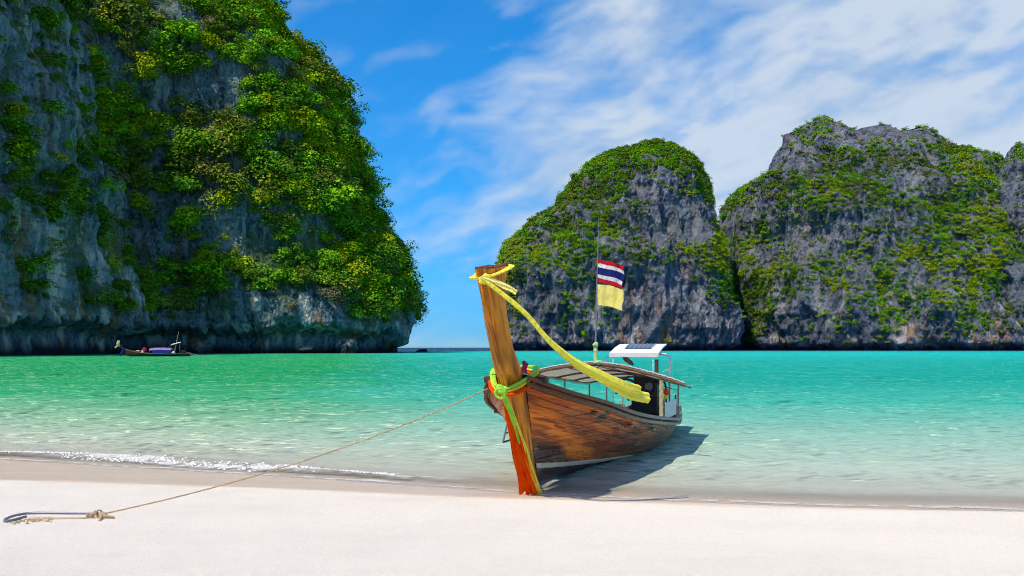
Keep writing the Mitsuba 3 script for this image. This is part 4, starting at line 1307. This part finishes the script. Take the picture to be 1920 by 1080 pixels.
for k in range(46):
    x, y = -4.25 + rg.normal(0, .085), 8.92 + rg.normal(0, .10)
    v, f = boulder(rg.uniform(.005, .017), 80 + k, .7, 1); m.add(v + np.array([x, y, float(beach_z(x, y)) + .006]), f)
grain('clod_sand', (.58, .42, .25), (.34, .21, .10), .9, (30, 30, 30), .002)
put('wet_clods', m, 'clod_sand', label='crumbs of damp brown sand and fibre beside the hooked rod', cat='sand clods', kind='stuff', smooth=40)
ln_ = np.array([(-3.72, 9.15, 0), (-3.86, 9.08, 0), (-4.0, 9.05, 0), (-4.15, 9.03, 0), (-4.25, 8.98, 0)]); ln_[:, 2] = beach_z(ln_[:, 0], ln_[:, 1]) + .006
put('loose_cord', MB().tube(spline(ln_, 30), .004, 5), 'rope_fibre', label='thin loose cord lying on the sand in front of the iron rod', cat='cord')

# ---- foam bubbles of the little wave breaking on the left
m = MB(); rg = np.random.default_rng(22)
for k in range(900):
    x = rg.uniform(-11, -1.6); u_ = .72 + .30 * (meshkit.fbm(np.array([[x * .8, 0.0, 8.0]]), 3, 2)[0] - .5) * 2 + rg.normal(0, .11)
    y = float(shore(x)) + u_
    r_b = rg.uniform(.008, .026) * (1.25 if rg.random() > .9 else .9)
    v = np.array([(1, 0, 0), (-1, 0, 0), (0, 1, 0), (0, -1, 0), (0, 0, 1.0), (0, 0, -.4)]) * np.array([1.5, 1.2, .8]) * r_b
    z = float(wave_z(np.array(x), np.array(y)))
    m.add(v + np.array([x, y, z]), np.array([(0, 2, 4), (2, 1, 4), (1, 3, 4), (3, 0, 4), (2, 0, 5), (1, 2, 5), (3, 1, 5), (0, 3, 5)]))
mat('foam_white', (.86, .88, .90), .5)
put('foam', m, 'foam_white', smooth=True, kind='stuff', label='sparkling white foam of a small wave breaking on the left of the beach', cat='foam')

# ---- the other longtail boat, far off under the cliff
FB = thing('longtail_boat', 'distant dark longtail boat with a lilac and blue awning, under the left cliff', 'boat')
D2, X2 = 206.0, -79.2


def fw(s, b, z):
    return np.array([X2 + s, D2 + b + .06 * s, z])


sg = np.linspace(0, 13.6, 40)
gz2 = np.interp(sg, [0, 1.2, 3, 6, 10, 13.6], [1.55, 1.25, .80, .50, .42, .52]); gb2 = np.interp(sg, [0, 1, 3, 6, 10, 12.5, 13.6], [.08, .35, .75, 1.0, .9, .6, .45])
rows = []
for i in range(40):
    prof = [(gb2[i], gz2[i]), (gb2[i] * .85, gz2[i] * .45), (gb2[i] * .5, -.05 + .25 * max(0, 1 - sg[i] / 2.0)), (-gb2[i] * .5, -.05 + .25 * max(0, 1 - sg[i] / 2.0)), (-gb2[i] * .85, gz2[i] * .45), (-gb2[i], gz2[i])]
    rows.append([fw(sg[i] + .5 * (1 - z / 1.5) * max(0, 1 - sg[i] / 3), b, z) for b, z in prof])
mat('far_hull_paint', (.050, .026, .018), .6); mat('far_hull_band', (.10, .085, .03), .6)
put('hull', MB().add(np.array(rows).reshape(-1, 3), grid_faces(40, 6)), 'far_hull_paint', FB, smooth=40)
put('gunwale', MB().tube(np.array([fw(s, -b, z + .03) for s, b, z in zip(sg, gb2, gz2)]), .06, 5).tube(np.array([fw(s, b, z + .03) for s, b, z in zip(sg, gb2, gz2)]), .06, 5), 'far_hull_band', FB)
put('prow_post', MB().tube(np.array([fw(.5, 0, .6), fw(.05, 0, 1.6), fw(-.45, 0, 2.3), fw(-.75, 0, 2.75)]), np.array([.12, .13, .13, .2]), 6), 'dark_wood', FB)
put('engine', MB().box(fw(12.2, 0, .95), (.9, .5, .6), None, .1).tube(np.array([fw(12.3, 0, 1.0), fw(12.8, 0, 1.45), fw(12.4, .1, 1.75)]), .08, 6), 'engine_black', FB)
put('propeller_shaft', MB().tube(np.array([fw(12.6, 0, .9), fw(14.6, 0, .35), fw(16.6, 0, -.1)]), .05, 5), 'steel', FB)
ab = np.linspace(-1, 1, 9)
cv = np.array([[fw(s, b * .95, 1.25 + .42 * (1 - b * b) + .10 * math.sin((s - 5.6) / 4.2 * math.pi) + (.0 if abs(b) < .99 else -.05)) for b in ab] for s in np.linspace(5.6, 9.9, 10)])
aw2 = put('awning', MB().add(cv.reshape(-1, 3), grid_faces(10, 9)), 'lilac_cloth', FB, smooth=50, label='lilac and blue awning')
put('skirt', MB().add(np.array([[fw(s, -.96, z) for z in (1.27, 1.0, .72, .5)] for s in np.linspace(6.2, 9.9, 10)]).reshape(-1, 3), grid_faces(10, 4)), 'blue_cloth', aw2, smooth=50)
for s_ in (5.7, 7.7, 9.8):
    for b_ in (-.92, .92):
        put('pole', MB().tube(np.array([fw(s_, b_, .45), fw(s_, b_, 1.27)]), .04, 5), 'steel', aw2)
put('mast', MB().tube(np.array([fw(10.35, 0, .5), fw(10.6, 0, 2.0), fw(11.25, 0, 5.0)]), np.array([.09, .08, .06]), 6), 'pole_wood', FB, label='leaning pale mast')
put('boom', MB().tube(np.array([fw(9.8, -.2, 2.35), fw(11.7, -.2, 2.85)]), .13, 6), 'white_paint', FB)
put('stay', MB().tube(np.array([fw(9.85, -.2, 2.35), fw(9.2, -.1, 1.75)]), .05, 5), 'steel', FB)
put('stay', MB().tube(np.array([fw(11.5, -.1, 2.7), fw(11.5, -.1, .5)]), .06, 5), 'steel', FB)
g2 = thing('prow_garland', 'cream cloth tied at the prow top of the distant boat', 'sash'); v, f = boulder(.42, 90, 1.5, 2); put('cloth', (v * np.array([.75, .6, 1]) + fw(-.75, -.1, 2.55), f), 'cream_cloth', g2, smooth=True)
put('tail', ribbon(np.array([fw(-.6, -.2, 2.9), fw(-.9, -.25, 2.3), fw(-1.35, -.25, 1.75)]), [.3, .5, .4], (.8, -.4, .2), 2, .3, n=12), 'cream_cloth', g2)
g3 = thing('blue_prow_ribbon', 'blue sash hanging from the bow of the distant boat', 'sash'); put('cloth', ribbon(np.array([fw(.55, -.3, 1.75), fw(.25, -.35, 1.2), fw(-.1, -.35, .55), fw(-.35, -.35, .08)]), [.4, .5, .5, .35], (1, 0, .1), 2, .3, n=14), 'blue_cloth', g3)
b1 = thing('pink_bundle', 'pink and red bundle standing in the distant boat ahead of its awning', 'bundle'); v, f = boulder(.45, 95, 1.1, 2); put('cloth', (v + fw(4.5, -.3, 1.35), f), 'pink_cloth', b1, smooth=True)
v, f = boulder(.33, 97, 1.0, 2); put('wrap', (v + fw(4.2, -.35, .92), f), 'white_cloth', b1, smooth=True)
b2 = thing('orange_bundle', 'small pale orange bundle at the bow of the distant boat', 'bundle'); v, f = boulder(.32, 99, .6, 2); put('cloth', (v * np.array([1.3, 1, 1]) + fw(3.2, -.2, 1.05), f), 'cream_cloth', b2, smooth=True)
b3 = thing('white_sack', 'small white sack by the mast of the distant boat', 'sack'); v, f = boulder(.36, 101, .8, 2); put('cloth', (v + fw(10.4, -.6, .72), f), 'white_cloth', b3, smooth=True)
